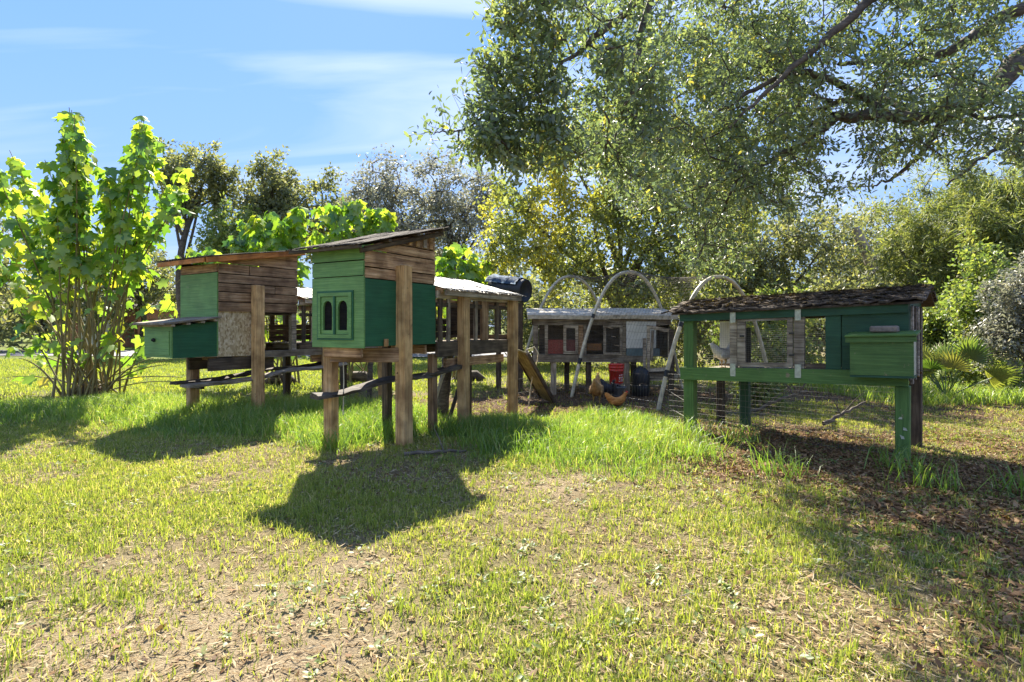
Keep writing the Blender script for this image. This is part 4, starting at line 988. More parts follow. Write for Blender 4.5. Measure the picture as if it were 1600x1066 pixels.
def crown_tree(name, label, cat, base, att, trunk_top, trunk_r, leaf_mat, seed, per=60, spread=.3, size=.12, shape='rhomb', nl=8, group=None, bark=None, droop=.1, vfun=None, width=.5, twig=.006, extra_limbs=None, uplift=.3, trunk_sides=9, cname='crown'):
    rng = np.random.default_rng(seed); base = np.asarray(base, float); tt = np.asarray(trunk_top, float)
    root = thing(name, base, label, cat, group); A = Acc(); skel = []
    tr = bez(base - [0, 0, .2], base * .5 + tt * .5 + rng.normal(size=3) * .12 * np.linalg.norm(tt - base) * np.array([1, 1, .2]), tt, 12)
    if trunk_r: A.tube(tr, np.linspace(trunk_r * 1.15, trunk_r * .55, 12), trunk_sides)
    # limbs to cluster centres
    cen = att[rng.choice(len(att), min(nl, len(att)), replace=False)]
    for _ in range(3):
        d = np.linalg.norm(att[:, None] - cen[None], axis=2); lab = d.argmin(1)
        cen = np.array([att[lab == i].mean(0) if (lab == i).any() else cen[i] for i in range(len(cen))])
    pts = [tr[4:]]; rads = [np.full(8, trunk_r * .5)]
    L0 = extra_limbs or []
    for i, c in enumerate(cen):
        if extra_limbs: break
        st = tr[int(rng.integers(5, 12))] if c[2] > tr[5][2] else tr[5]
        ln = np.linalg.norm(c - st); mid = (st + c) / 2 + rng.normal(size=3) * .10 * ln + np.array([0, 0, uplift * .3 * ln])
        L0.append((bez(st, mid, c, 10), max(trunk_r * .42, .008), max(trunk_r * .10, .004)))
    for p, r0, r1 in L0:
        p = np.asarray(p); A.tube(p, np.linspace(r0, r1, len(p)), 7); pts.append(p); rads.append(np.linspace(r0, r1, len(p)))
    sk0 = np.concatenate(pts); lv = Leaves(); ns = len(sk0); sk = np.zeros((ns + len(att) * 4, 3)); sk[:ns] = sk0
    # grow outwards: near targets first, later ones fork off the branches already there
    order = np.argsort([np.linalg.norm(sk0 - a, axis=1).min() for a in att])
    for a in att[order]:
        d = np.linalg.norm(sk[:ns] - a, axis=1); j = d.argmin(); st = sk[j].copy(); ln = d[j]
        mid = (st + a) / 2 + rng.normal(size=3) * .14 * ln + np.array([0, 0, droop * ln])
        q = bez(st, mid, a, 6); A.tube(q, np.linspace(min(twig * 2.2, .02 + twig), twig * .5, 6), 4 if twig < .006 else 3)
        sk[ns:ns + 4] = q[1:5]; ns += 4
        tip = unit(a - mid)
        # side twigs carrying the leaves
        nt = 4; m = per // nt
        for k in range(nt):
            dr = unit(tip * .8 + rng.normal(size=3) * .8 + np.array([0, 0, -.15])); t_len = spread * rng.uniform(.7, 1.6); s0 = q[int(rng.integers(3, 6))]
            e = s0 + dr * t_len
            if twig < .009 or k == 0: A.tube(np.array([s0, (s0 + e) / 2 + rng.normal(size=3) * .06 * t_len, e]), [twig * .5, twig * .4, twig * .25], 3)
            t = rng.random(m)[:, None]; p = s0 + (e - s0) * t + rng.normal(size=(m, 3)) * spread * .22
            ax = dr[None] * .7 + rng.normal(size=(m, 3)) * .7 + np.array([0, 0, -.15])
            v = rng.random(m) if vfun is None else vfun(p, rng)
            lv.add(p, size * rng.uniform(.6, 1.25, m), ax, shape, rng, v, width)
    mesh_obj('trunk', A.mesh('trunk', True), bark or M_BARK, root)
    mesh_obj(cname, lv.mesh(cname), leaf_mat, root)
    return root
def blob(rng, n, c, r, lobes=9, tight=.34, zmin=None):
    c, r = np.asarray(c, float), np.asarray(r, float)
    L = unit(rng.normal(size=(lobes, 3))) * rng.uniform(.35, .85, (lobes, 1)); L = np.vstack([L, [[0, 0, .1]]])
    p = L[rng.integers(0, len(L), n)] + rng.normal(size=(n, 3)) * tight
    d = np.linalg.norm(p, axis=1); p = p / np.maximum(1, d / 1.05)[:, None]
    q = c + p * r
    if zmin is not None: q[:, 2] = np.maximum(q[:, 2], zmin + rng.random(n) * .5)
    return q

# ------------------------------------------------------------------ leaf materials
M_SHRUB = leafm('bright_shrub_leaf', [(0, (.07, .18, .035)), (.35, (.18, .33, .05)), (.8, (.31, .42, .07)), (.93, (.36, .40, .06)), (1, (.50, .32, .06))], .6, .06, .45, (1.6, 1.45, .6))
M_OAKL = leafm('oak_leaf', [(0, (.09, .13, .08)), (.45, (.17, .22, .11)), (.85, (.27, .30, .13)), (.95, (.40, .38, .10)), (1, (.50, .40, .08))], .5, .09, .42, (1.5, 1.55, .85))
M_YELL = leafm('yellowing_leaf', [(0, (.13, .17, .07)), (.35, (.22, .26, .08)), (.6, (.34, .35, .08)), (1, (.58, .51, .08))], .5, .07, .4, (1.5, 1.45, .65))
M_BG = leafm('olive_leaf', [(0, (.11, .13, .07)), (.6, (.20, .22, .10)), (1, (.31, .29, .13))], .48, .06, .5, (1.5, 1.5, .8))
M_BGREY = leafm('grey_leaf', [(0, (.15, .16, .14)), (.6, (.24, .25, .20)), (1, (.37, .34, .26))], .42, .08, .45, (1.3, 1.3, 1.0))
M_BGREEN = leafm('fresh_leaf', [(0, (.11, .17, .05)), (.6, (.20, .26, .075)), (1, (.34, .36, .11))], .5, .05, .5, (1.5, 1.5, .7))
M_PINE = leafm('pine_needle', [(0, (.12, .16, .06)), (.6, (.23, .27, .08)), (1, (.36, .36, .12))], .45, .05, .5, (1.4, 1.4, .7))
M_PALM = leafm('palmetto_frond', [(0, (.08, .14, .03)), (.6, (.17, .23, .05)), (1, (.30, .27, .08))], .4, .08, .4)
M_GRASS = leafm('lawn_grass_blade', [(0, (.14, .20, .04)), (.4, (.27, .32, .06)), (.8, (.40, .40, .10)), (1, (.55, .46, .25))], .5, .03, .5, (1.4, 1.4, .7))
M_LUSH = leafm('lush_grass_blade', [(0, (.11, .20, .035)), (.5, (.21, .31, .055)), (.9, (.33, .40, .08)), (1, (.50, .44, .22))], .52, .05, .4, (1.4, 1.45, .65))
M_STRAW = leafm('straw', [(0, (.16, .10, .055)), (.5, (.36, .27, .15)), (1, (.55, .45, .29))], .15, 0)
M_FALLEN = leafm('fallen_leaf', [(0, (.07, .035, .016)), (.5, (.20, .11, .05)), (.85, (.32, .20, .10)), (1, (.42, .31, .19))], .2, .02, .6)

# ------------------------------------------------------------------ tall leafy shrub at the left, and its kin behind the coops
def cane_shrub(label, base, tips, nleaf, size, seed, objs=0, bends=0, start=.30):
    rng = np.random.default_rng(seed); base = np.asarray(base, float)
    root = thing('cane_shrub', base, label, 'shrub', 'big-leaved cane shrubs')
    pos, ax, nor = [], [], []
    # rootstock
    a = Acc(); a.tube([base + [-.5, 0, -.05], base + [-.2, .05, .10], base + [.15, 0, .12], base + [.45, 0, -.05]], [.06, .16, .15, .05], 8); a.obj('rootstock', M_DARKW, root)
    for ti, tip in enumerate(tips):
        tip = np.asarray(tip, float); b0 = base + np.array([rng.uniform(-.5, .5), rng.uniform(-.35, .35), -.03])
        out = tip - b0; mid = b0 + out * .5 + np.array([out[0] * .12, out[1] * .12, 0]) * (-1 if out[2] > 2 else 1) + rng.normal(size=3) * .08
        if out[2] < 1.6: mid = b0 + out * .45 + np.array([0, 0, .35])
        q = bez(b0, mid, tip, 14); A = Acc(); r0 = rng.uniform(.016, .03); A.tube(q, np.linspace(r0, .006, 14), 6); A.obj('stem', M_STEM, root)
        L = np.linalg.norm(out); m = int(nleaf * L / 4.5)
        if out[2] < .9: m = int(m * .15)
        t = start + (1 - start) * rng.random(m) ** .75; idx = np.clip((t * 13).astype(int), 0, 12); fr = (t * 13 - idx)[:, None]
        p = q[idx] * (1 - fr) + q[idx + 1] * fr
        th = rng.random(m) * 2 * np.pi; rad = (.08 + .30 * rng.random(m)) * np.clip(1.35 - t, .35, 1)
        d = np.stack([np.cos(th), np.sin(th), np.full(m, .05)], 1)
        pp = p + d * rad[:, None]
        pos.append(pp); ax.append(unit(d * .8 + np.array([0, 0, -.9]) + rng.normal(size=(m, 3)) * .35)); nor.append(unit(d * 1.0 + np.array([0, 0, .55]) + rng.normal(size=(m, 3)) * .4))
    pos, ax, nor = map(np.concatenate, (pos, ax, nor)); kp = (pos[:, 2] > 2.3) | (rng.random(len(pos)) < np.where(pos[:, 0] < base[0] - .9, .5, .24)); pos, ax, nor = pos[kp], ax[kp], nor[kp]; n = len(pos); v = rng.random(n) ** 1.0; sz = size * rng.uniform(.6, 1.25, n)
    low = pos[:, 2] < 2.6; v = np.where(low & (rng.random(n) < .12), .95, v * .93)
    front = np.argsort(pos[:, 1] - sz * 3)[:objs]; mask = np.ones(n, bool); mask[front] = False
    lv = Leaves(); lv.add(pos[mask], sz[mask], ax[mask], 'lobed', rng, v[mask], normal=nor[mask]); o = mesh_obj('foliage', lv.mesh('foliage'), M_SHRUB, root); o['kind'] = 'stuff'
    if objs:
        var = []
        for k in range(8):
            l1 = Leaves(); l1.add(np.zeros((1, 3)), 1.0, np.array([[1.0, 0, 0]]), 'lobed', rng, (k + .5) / 8.6, normal=np.array([[0, 0, 1.0]])); me = l1.mesh('leaf'); me.materials.append(M_SHRUB); var.append(me)
        for i in front:
            X = Vector(ax[i]); Y = Vector(nor[i]).cross(X).normalized(); Z = X.cross(Y)
            M = Matrix((X * sz[i], Y * sz[i], Z * sz[i])).transposed().to_4x4(); M.translation = Vector(pos[i])
            mesh_obj('leaf', var[int(v[i] * 7.99)], None, root, M)
    return root
def tips_px(L, D, jit, rng): return [np.array(at(x, y, D + rng.uniform(-jit, jit))) for x, y in L]
_r = np.random.default_rng(5)
sb = np.array(at(140, 620, 11.3)); sb[2] = gz(sb[0], sb[1])
T1 = [(-60, 300), (-45, 380), (0, 290), (-15, 350), (10, 390), (108, 168), (116, 180), (112, 200), (122, 215), (222, 182), (230, 195), (236, 215), (112, 172), (100, 215), (130, 225), (118, 190), (225, 190), (238, 205), (212, 220), (250, 215), (15, 235), (-10, 260), (35, 275), (70, 250), (60, 285), (165, 262), (180, 285), (285, 262), (295, 290), (270, 300), (-40, 300), (-30, 380), (5, 330), (20, 420), (145, 330), (200, 330), (90, 340), (250, 340), (40, 350), (285, 380), (310, 425), (290, 430), (-20, 460), (15, 510), (30, 470), (60, 430), (160, 420), (240, 450), (270, 470), (120, 440),
      (-5, 540), (30, 560), (70, 520), (200, 500), (225, 545), (100, 530), (150, 545), (180, 520), (290, 560), (265, 570), (300, 600), (285, 590), (240, 560), (10, 590), (130, 400), (175, 380), (215, 400), (80, 400), (190, 450), (150, 300), (230, 300), (55, 320), (110, 300)]
T1 = [t for k, t in enumerate(T1) if not (290 < t[1] < 470 and k % 5 in (0, 2, 4))]
cane_shrub('tall bright green shrub with many bare canes and maple-like leaves, left of the coops', sb, tips_px(T1, 11.3, .75, _r), 54, .215, 21, 300, start=.40)
for k, (bx, D, T, lab) in enumerate((
    (440, 14.0, [(380, 345), (400, 335), (420, 330), (365, 370), (440, 345), (455, 330), (470, 318), (390, 365), (425, 360), (300, 390), (320, 385), (345, 400), (280, 400), (410, 450), (470, 440), (450, 500), (500, 480), (490, 520)], 'bright cane shrub rising behind the roof of the brown plank coop'),
    (560, 14.6, [(500, 325), (520, 318), (540, 310), (556, 315), (575, 320), (595, 325), (610, 330), (485, 340), (530, 350), (570, 350), (600, 360), (560, 420), (520, 480), (560, 500), (540, 530), (590, 480), (500, 540)], 'bright cane shrub rising between the two coop roofs'),
    (735, 14.8, [(700, 385), (715, 380), (730, 388), (745, 395), (760, 405), (690, 400), (735, 430), (700, 430)], 'small bright cane shrub showing right of the tall green coop'))):
    b = np.array(at(bx, HOR, D)); b[2] = 0
    cane_shrub(lab, b, tips_px(T, D, .6, _r), 80, .27, 30 + k, 0)

# ------------------------------------------------------------------ background trees
def bg(px, D, top, w, mat, label, seed, name='oak_tree', lo=None, n=110, per=56, size=.16, lobes=11, tight=.25, spread=.45, tr=.2, nl=9, cat='tree', twig=.010, group='background trees', shape='rhomb', bark=None, width=.5):
    rng = np.random.default_rng(seed); z1 = at(px, top, D).z; z0 = lo if lo is not None else z1 * .42; X = at(px, HOR, D).x; rx = w / F_PX * D / 2
    att = blob(rng, n, (X, D, (z0 + z1) / 2), (rx, rx * .9, (z1 - z0) / 2), lobes, tight, z0)
    crown_tree(name, label, cat, (X + rng.uniform(-.3, .3), D, 0), att, (X, D, z0 + (z1 - z0) * .45), tr, mat, seed, per, spread, size, shape, nl, group, bark, vfun=None, twig=twig, width=width)
bg(312, 32, 200, 120, M_BG, 'slender dark oak with clumped leaves against the sky, behind the tall shrub', 101, n=150, spread=.5, size=.24, tight=.16, tr=.22)
bg(425, 33, 216, 135, M_BG, 'round-topped olive oak in line above the brown plank coop', 102, n=220, spread=.5, size=.24, tight=.18, tr=.25)
bg(515, 36, 275, 110, M_BG, 'low olive tree filling the gap between two taller oaks', 103, n=150, spread=.55, size=.26, tr=.2)
bg(365, 30, 330, 150, M_BGREEN, 'mid green tree low behind the brown plank coop', 104, n=170, spread=.55, size=.24)
bg(600, 25, 252, 150, M_BGREY, 'grey sparse oak, left half of the grey pair behind the tall coop', 105, n=210, per=56, spread=.5, size=.16, tight=.3, tr=.25, twig=.016)
bg(700, 26, 250, 160, M_BGREY, 'grey sparse oak, right half of the grey pair, beside the yellowing tree', 106, n=230, per=56, spread=.5, size=.16, tight=.3, tr=.25, twig=.016)
bg(640, 30, 320, 260, M_BG, 'dark low tree mass between the grey oaks', 107, n=130, spread=.7, size=.24, lo=.6)
bg(60, 34, 420, 240, M_BG, 'dark evergreen behind the left shrub by the road', 108, n=130, spread=.7, size=.3, lo=.3)
bg(215, 38, 360, 200, M_BG, 'grey green tree behind the left shrub', 109, n=130, spread=.7, size=.3, lo=1)
bg(-60, 30, 330, 240, M_BG, 'tall dark tree at the left edge', 110, n=130, spread=.7, size=.3, lo=.3)
# right-hand woods
bg(1215, 21, 300, 210, M_BG, 'olive tree rising behind the left end of the shingle roof', 120, n=230, spread=.5, size=.16, lo=.7, tr=.16)
bg(1130, 24, 300, 200, M_BG, 'olive tree just right of the yellowing tree', 121, n=220, spread=.5, size=.17, lo=.7)
bg(1310, 24, 300, 200, M_BG, 'grey leafed tree over the middle of the shingle roof', 122, n=230, spread=.5, size=.17, lo=.7, tr=.16)
bg(1400, 27, 305, 190, M_BG, 'olive tree behind the dead snag', 123, n=230, spread=.6, size=.18, lo=.7)
bg(1480, 17, 262, 200, M_PINE, 'feathery bright green pine above the right end of the hutch', 124, 'pine_tree', n=190, per=100, width=.13, spread=.40, size=.24, lo=1.6, tr=.16, tight=.22)
bg(1600, 15, 215, 200, M_PINE, 'bright green pine at the right edge', 125, 'pine_tree', n=190, per=100, width=.13, spread=.40, size=.23, lo=1.8, tr=.18, tight=.22)
bg(1540, 13, 390, 120, M_BGREEN, 'deep green young evergreen right of the hutch', 126, 'evergreen_shrub', n=120, per=70, spread=.28, size=.11, lo=.5, tr=.07, cat='shrub', group='shrubs at the wood edge')
bg(1600, 11.5, 400, 110, M_BGREY, 'silvery grey leafed shrub at the right edge', 127, 'silvery_shrub', n=150, per=70, spread=.22, size=.075, lo=.15, tr=.05, cat='shrub', group='shrubs at the wood edge', shape='ellip')
bg(1465, 15, 440, 130, M_BGREEN, 'yellow green rounded bush behind the hutch end', 128, 'bush', n=110, per=70, spread=.3, size=.13, lo=.2, tr=.05, cat='shrub', group='shrubs at the wood edge')
bg(1330, 17, 440, 220, M_BG, 'olive thicket seen through the hutch, right part', 129, 'bush', n=150, per=60, spread=.4, size=.15, lo=.1, tr=.05, cat='shrub', group='shrubs at the wood edge')
bg(1200, 16, 450, 200, M_BGREEN, 'green thicket seen through the hutch, left part', 130, 'bush', n=150, per=60, spread=.4, size=.14, lo=.1, tr=.05, cat='shrub', group='shrubs at the wood edge')
bg(1060, 19, 420, 260, M_BG, 'olive thicket behind the pipe hoops', 131, 'bush', n=150, per=60, spread=.45, size=.16, lo=.1, tr=.06, cat='shrub', group='shrubs at the wood edge')
bg(860, 21, 430, 260, M_BG, 'olive thicket behind the drum and tin-roofed run', 132, 'bush', n=150, per=60, spread=.5, size=.17, lo=.1, tr=.06, cat='shrub', group='shrubs at the wood edge')
bg(1185, 9.9, 590, 90, M_BGREEN, 'low green weed clump under the green hutch', 133, 'weed_clump', n=50, per=40, spread=.14, size=.09, lo=.03, tr=.02, cat='plant', group='shrubs at the wood edge')
bg(1520, 12.5, 555, 160, M_BGREEN, 'low yellow green weeds beside the palmetto', 134, 'weed_clump', n=70, per=40, spread=.2, size=.09, lo=.03, tr=.02, cat='plant', group='shrubs at the wood edge')
bg(1520, 24, 300, 200, M_BG, 'olive tree filling the wood behind the pines at the right', 135, n=220, spread=.6, size=.18, lo=.6)
bg(1390, 19, 400, 170, M_BGREY, 'grey green thicket behind the hutch roof, right of the dead snag', 136, 'bush', n=170, per=60, spread=.4, size=.14, lo=.3, tr=.06, cat='shrub', group='shrubs at the wood edge')
def far_woods():
    rng = np.random.default_rng(77); lv = Leaves(); n = 30000
    x = rng.uniform(-75, 75, n); y = 52 + rng.normal(size=n) * 2.0; top = 5.0 + 3.2 * fbm(x, x * 0, 61, .16) * 2 - 2; top = np.where((x > -42) & (x < -6), top * .75, top)
    z = top * rng.random(n) ** .7
    lv.add(np.stack([x, y, z], 1), rng.uniform(.4, .85, n), rng.normal(size=(n, 3)), 'rhomb', rng, rng.random(n))
    o = mesh_obj('far_woods', lv.mesh('far_woods'), M_BG); tag(o, 'far dark wood edge closing the view behind everything', 'woods', kind='stuff')
far_woods()
def palmetto(px, D, label, seed, n=13):
    rng = np.random.default_rng(seed); c = np.array(at(px, HOR, D)); c[2] = .05; root = thing('palmetto', c, label, 'palmetto', 'palmettos at the wood edge')
    for k in range(n):
        th = rng.uniform(0, 6.28); el = rng.uniform(.5, 1.35); d = np.array([math.cos(th) * math.cos(el), math.sin(th) * math.cos(el), math.sin(el)]); L = rng.uniform(.5, .95)
        hub = c + d * L; A = Acc(); A.tube([c, c + d * L * .5 + [0, 0, .03], hub], [.01, .008, .006], 5, .3)
        up = unit(np.cross(d, rng.normal(size=3))); s2 = np.cross(d, up); m = 17; lv = Leaves()
        ang = np.linspace(-1.45, 1.45, m)[:, None]; ax = np.cos(ang) * d + np.sin(ang) * s2 + np.array([0, 0, -.12])
        V, F, _ = leaf_arrays(np.repeat(hub[None], m, 0), .42 * (1 - .25 * np.abs(ang[:, 0]) / 1.45), ax, 'rhomb', rng, .13, np.repeat(up[None], m, 0))
        A.add(V, F, rng.random()); A.obj('frond', M_PALM, root)
palmetto(1478, 10.8, 'palmetto with spiky fan fronds right of the hutch', 1, 16); palmetto(1440, 13.5, 'palmetto partly hidden behind the hutch end', 2, 11)

# yellowing tree behind the run
def yellow_tree():
    rng = np.random.default_rng(9); att = []
    poly = [(748, 400), (770, 300), (790, 240), (850, 180), (950, 170), (1100, 200), (1180, 300), (1165, 430), (1100, 470), (960, 480), (830, 470), (760, 440)]
    while len(att) < 640:
        x, y = rng.uniform(740, 1190), rng.uniform(165, 485)
        if not inside(poly, x, y): continue
        if vnoise(np.array([x]), np.array([y]), 88, .022)[0] < .28: continue
        att.append(at(x, y, rng.uniform(14.6, 18.2)))
    def vf(p, rg):
        px = 800 + p[:, 0] / p[:, 1] * F_PX; py = HOR - (p[:, 2] - EYE) / p[:, 1] * F_PX
        k = .12 + .66 * vnoise(p[:, 0] * 1.0, p[:, 2] * 1.0, 89, 1.1) - .05 * np.clip((p[:, 0] - 2.2) / 2, -1.2, 1)
        return np.clip(k + rg.normal(size=len(p)) * .17, 0, 1)
    b = at(965, HOR, 16.3); crown_tree('yellowing_tree', 'tree with small yellowing leaves behind the pipe hoops, in the middle', 'tree', (b.x, 16.3, 0), np.array(att), (b.x, 16.3, 3.2), .2, M_YELL, 91, 64, .36, .125, 'ellip', 12, 'background trees', vfun=vf, width=.55, twig=.008)
def inside(poly, x, y):
    c = False; j = len(poly) - 1
    for i in range(len(poly)):
        (xi, yi), (xj, yj) = poly[i], poly[j]
        if (yi > y) != (yj > y) and x < (xj - xi) * (y - yi) / (yj - yi) + xi: c = not c
        j = i
    return c
yellow_tree()

# ------------------------------------------------------------------ the big oak reaching in from the right
def big_oak():
    rng = np.random.default_rng(3)
    def limb(L, r0, r1):
        P = np.array([tuple(at(x, y, d)) for x, y, d in L]); t = np.linspace(0, len(P) - 1, 6 * (len(P) - 1) + 1)
        Q = np.stack([np.interp(t, np.arange(len(P)), P[:, k]) for k in range(3)], 1)
        for _ in range(3): Q[1:-1] = (Q[:-2] + 2 * Q[1:-1] + Q[2:]) / 4
        Q[1:-1] += rng.normal(size=Q[1:-1].shape) * .012
        return (Q, r0, r1)
    limbs = [limb([(1790, 250, 7.6), (1660, 60, 7.3), (1595, 90, 7.1), (1560, 135, 7.0), (1500, 170, 6.9), (1440, 185, 6.8), (1370, 180, 6.7), (1300, 182, 6.6)], .17, .05),
             limb([(1385, 178, 6.75), (1340, 145, 6.6), (1285, 118, 6.4), (1235, 112, 6.3), (1180, 140, 6.2), (1120, 175, 6.1)], .05, .018),
             limb([(1310, 182, 6.6), (1270, 215, 6.6), (1215, 245, 6.6), (1150, 280, 6.9), (1120, 350, 7.2)], .045, .010),
             limb([(1480, 185, 6.9), (1450, 225, 6.9), (1410, 270, 6.9), (1370, 290, 6.9)], .045, .012),
             limb([(1790, 230, 7.6), (1700, 0, 7.6), (1600, 8, 7.4), (1530, 50, 7.3), (1490, 78, 7.3), (1420, 100, 7.2), (1360, 95, 7.2), (1310, 100, 7.1)], .11, .022),
             limb([(1790, 230, 7.6), (1640, -120, 6.6), (1480, -90, 6.2), (1380, -20, 6.0), (1280, 70, 5.9), (1210, 130, 5.9), (1140, 200, 5.9)], .09, .012),
             limb([(1640, -120, 6.6), (1350, -160, 5.8), (1150, -90, 5.6), (1020, -20, 5.2), (940, 50, 4.9), (870, 110, 4.8)], .08, .012),
             limb([(1350, -160, 5.8), (1100, -200, 6.2), (930, -120, 5.9), (850, -40, 5.2), (800, 60, 4.9), (770, 150, 4.8)], .05, .01),
             limb([(1790, 250, 7.6), (1690, 190, 7.4), (1590, 215, 7.3), (1530, 250, 7.3), (1480, 290, 7.3)], .05, .012),
             limb([(1020, -20, 5.2), (1000, 60, 5.0), (985, 140, 4.9), (960, 220, 4.9)], .035, .008),
             limb([(1440, 185, 6.8), (1380, 150, 7.4), (1300, 160, 8.0), (1220, 200, 8.4), (1130, 250, 8.6), (1110, 340, 8.6)], .05, .012), limb([(1300, 160, 8.0), (1200, 120, 8.6), (1090, 130, 8.8), (1000, 190, 8.8)], .035, .01),
             limb([(1490, 172, 6.9), (1540, 185, 6.6), (1600, 178, 6.4), (1660, 190, 6.3)], .03, .012)]
    base = at(1800, HOR, 7.8); base = (base.x, 7.8, 0); att = []
    poly = [(795, -60), (770, 60), (752, 95), (765, 150), (738, 215), (760, 250), (800, 262), (860, 250), (960, 275), (1020, 300), (1070, 330), (1150, 360), (1185, 330), (1240, 330), (1290, 310), (1380, 275), (1440, 262), (1500, 268), (1560, 240), (1640, 260), (1640, -60)]
    tries = 0
    while len(att) < 1400 and tries < 60000:
        tries += 1; x, y = rng.uniform(735, 1640), rng.uniform(-60, 400)
        if not inside(poly, x, y): continue
        k = vnoise(np.array([x]), np.array([y]), 71, .016)[0] * .6 + vnoise(np.array([x]), np.array([y]), 72, .04)[0] * .4
        if k < .30 + .12 * rng.random(): continue
        # open patches of sky
        if any(((x - a) / b) ** 2 + ((y - c) / d) ** 2 < 1 for a, b, c, d in ((1368, 18, 25, 22), (895, 30, 95, 18), (1150, 26, 70, 18), (1420, 50, 262, 12), (960, 18, 30, 30))): continue
        dd = rng.uniform(5.8, 8.6); q = at(x, y, dd)
        if x > 870 and q.x + .26 * q.z < 1.9: dd = rng.uniform(7.5, 9.5); q = at(x, y, dd)
        if q.x + .26 * q.z < 1.9 or (x < 1040 and rng.random() < .35): q = at(x, y, rng.uniform(4.5, 5.1))
        att.append(tuple(q))
    for _ in range(620):
        x, y = rng.uniform(960, 1260), rng.uniform(40, 420)
        if y < 330 or abs(x - 1120) < 55: att.append(tuple(at(x, y, rng.uniform(7.2, 10.2))))
    for x, y in ((700, 206), (672, 205), (715, 235), (725, 195), (742, 100), (735, 170), (745, 160)): att.append(tuple(at(x, y, 4.8)))
    limbs.append(limb([(800, 120, 4.85), (760, 180, 4.8), (725, 203, 4.8), (690, 208, 4.8), (674, 207, 4.8)], .012, .004))
    def vf(p, rg):
        k = .28 + .35 * vnoise(p[:, 0] * 1.6, p[:, 2] * 1.6, 90, 1.0); v = k + rg.normal(size=len(p)) * .16
        return np.clip(np.where(rg.random(len(p)) < .03, .97, v), 0, 1)
    root = crown_tree('oak_tree', 'big spreading oak reaching in from the right with dark limbs over the hutch', 'tree', base, np.array(att), tuple(at(1790, 260, 7.6)), .3, M_OAKL, 95, 40, .19, .068, 'ellip', 1, None, vfun=vf, width=.42, twig=.0045, extra_limbs=limbs, droop=-.05)
    return root
big_oak()

# ------------------------------------------------------------------ grass, straw, litter
def frustum_pts(rng, n, d0, d1, pw):
    d = (rng.random(n) * (d1 ** pw - d0 ** pw) + d0 ** pw) ** (1 / pw); x = rng.uniform(-1.02, 1.02, n) * d
    return x, d
def blades(x, y, L, W, lean, rng, v):
    n = len(x); th = rng.random(n) * 2 * np.pi; d = np.stack([np.cos(th), np.sin(th), np.zeros(n)], 1)
    ph = rng.random(n) * 2 * np.pi; s = np.stack([np.cos(ph), np.sin(ph), np.zeros(n)], 1) * (W * .5)[:, None]
    b = np.stack([x, y, ground_z(x, y) - .005], 1); up = np.array([0, 0, 1.0])
    k = (lean * L)[:, None]; Lc = L[:, None]
    m = b + up * Lc * .55 + d * k * .35; t = b + up * (Lc * np.clip(1 - lean[:, None] * .45, .3, 1)) + d * k
    V = np.stack([b - s, b + s, m + s * .8, m - s * .8, t], 1).reshape(-1, 3); o = (np.arange(n) * 5)[:, None]
    return V, np.concatenate([o + [0, 1, 2, 3]]), np.concatenate([o + [3, 2, 4]]), np.repeat(v, 5)
def grass_obj(name, arrs, mat, label, cat):
    V = np.concatenate([a[0] for a in arrs]); off = np.cumsum([0] + [len(a[0]) for a in arrs][:-1])
    Q = np.concatenate([a[1] + o for a, o in zip(arrs, off)]); T = np.concatenate([a[2] + o for a, o in zip(arrs, off)])
    me = fast_mesh(name, V, [Q, T], {'v': np.concatenate([a[3] for a in arrs])}); o = mesh_obj(name, me, mat); tag(o, label, cat, kind='stuff')
def tufts(rng, x, y, k, sp):
    return (np.repeat(x, k) + rng.normal(size=len(x) * k) * sp), (np.repeat(y, k) + rng.normal(size=len(x) * k) * sp)
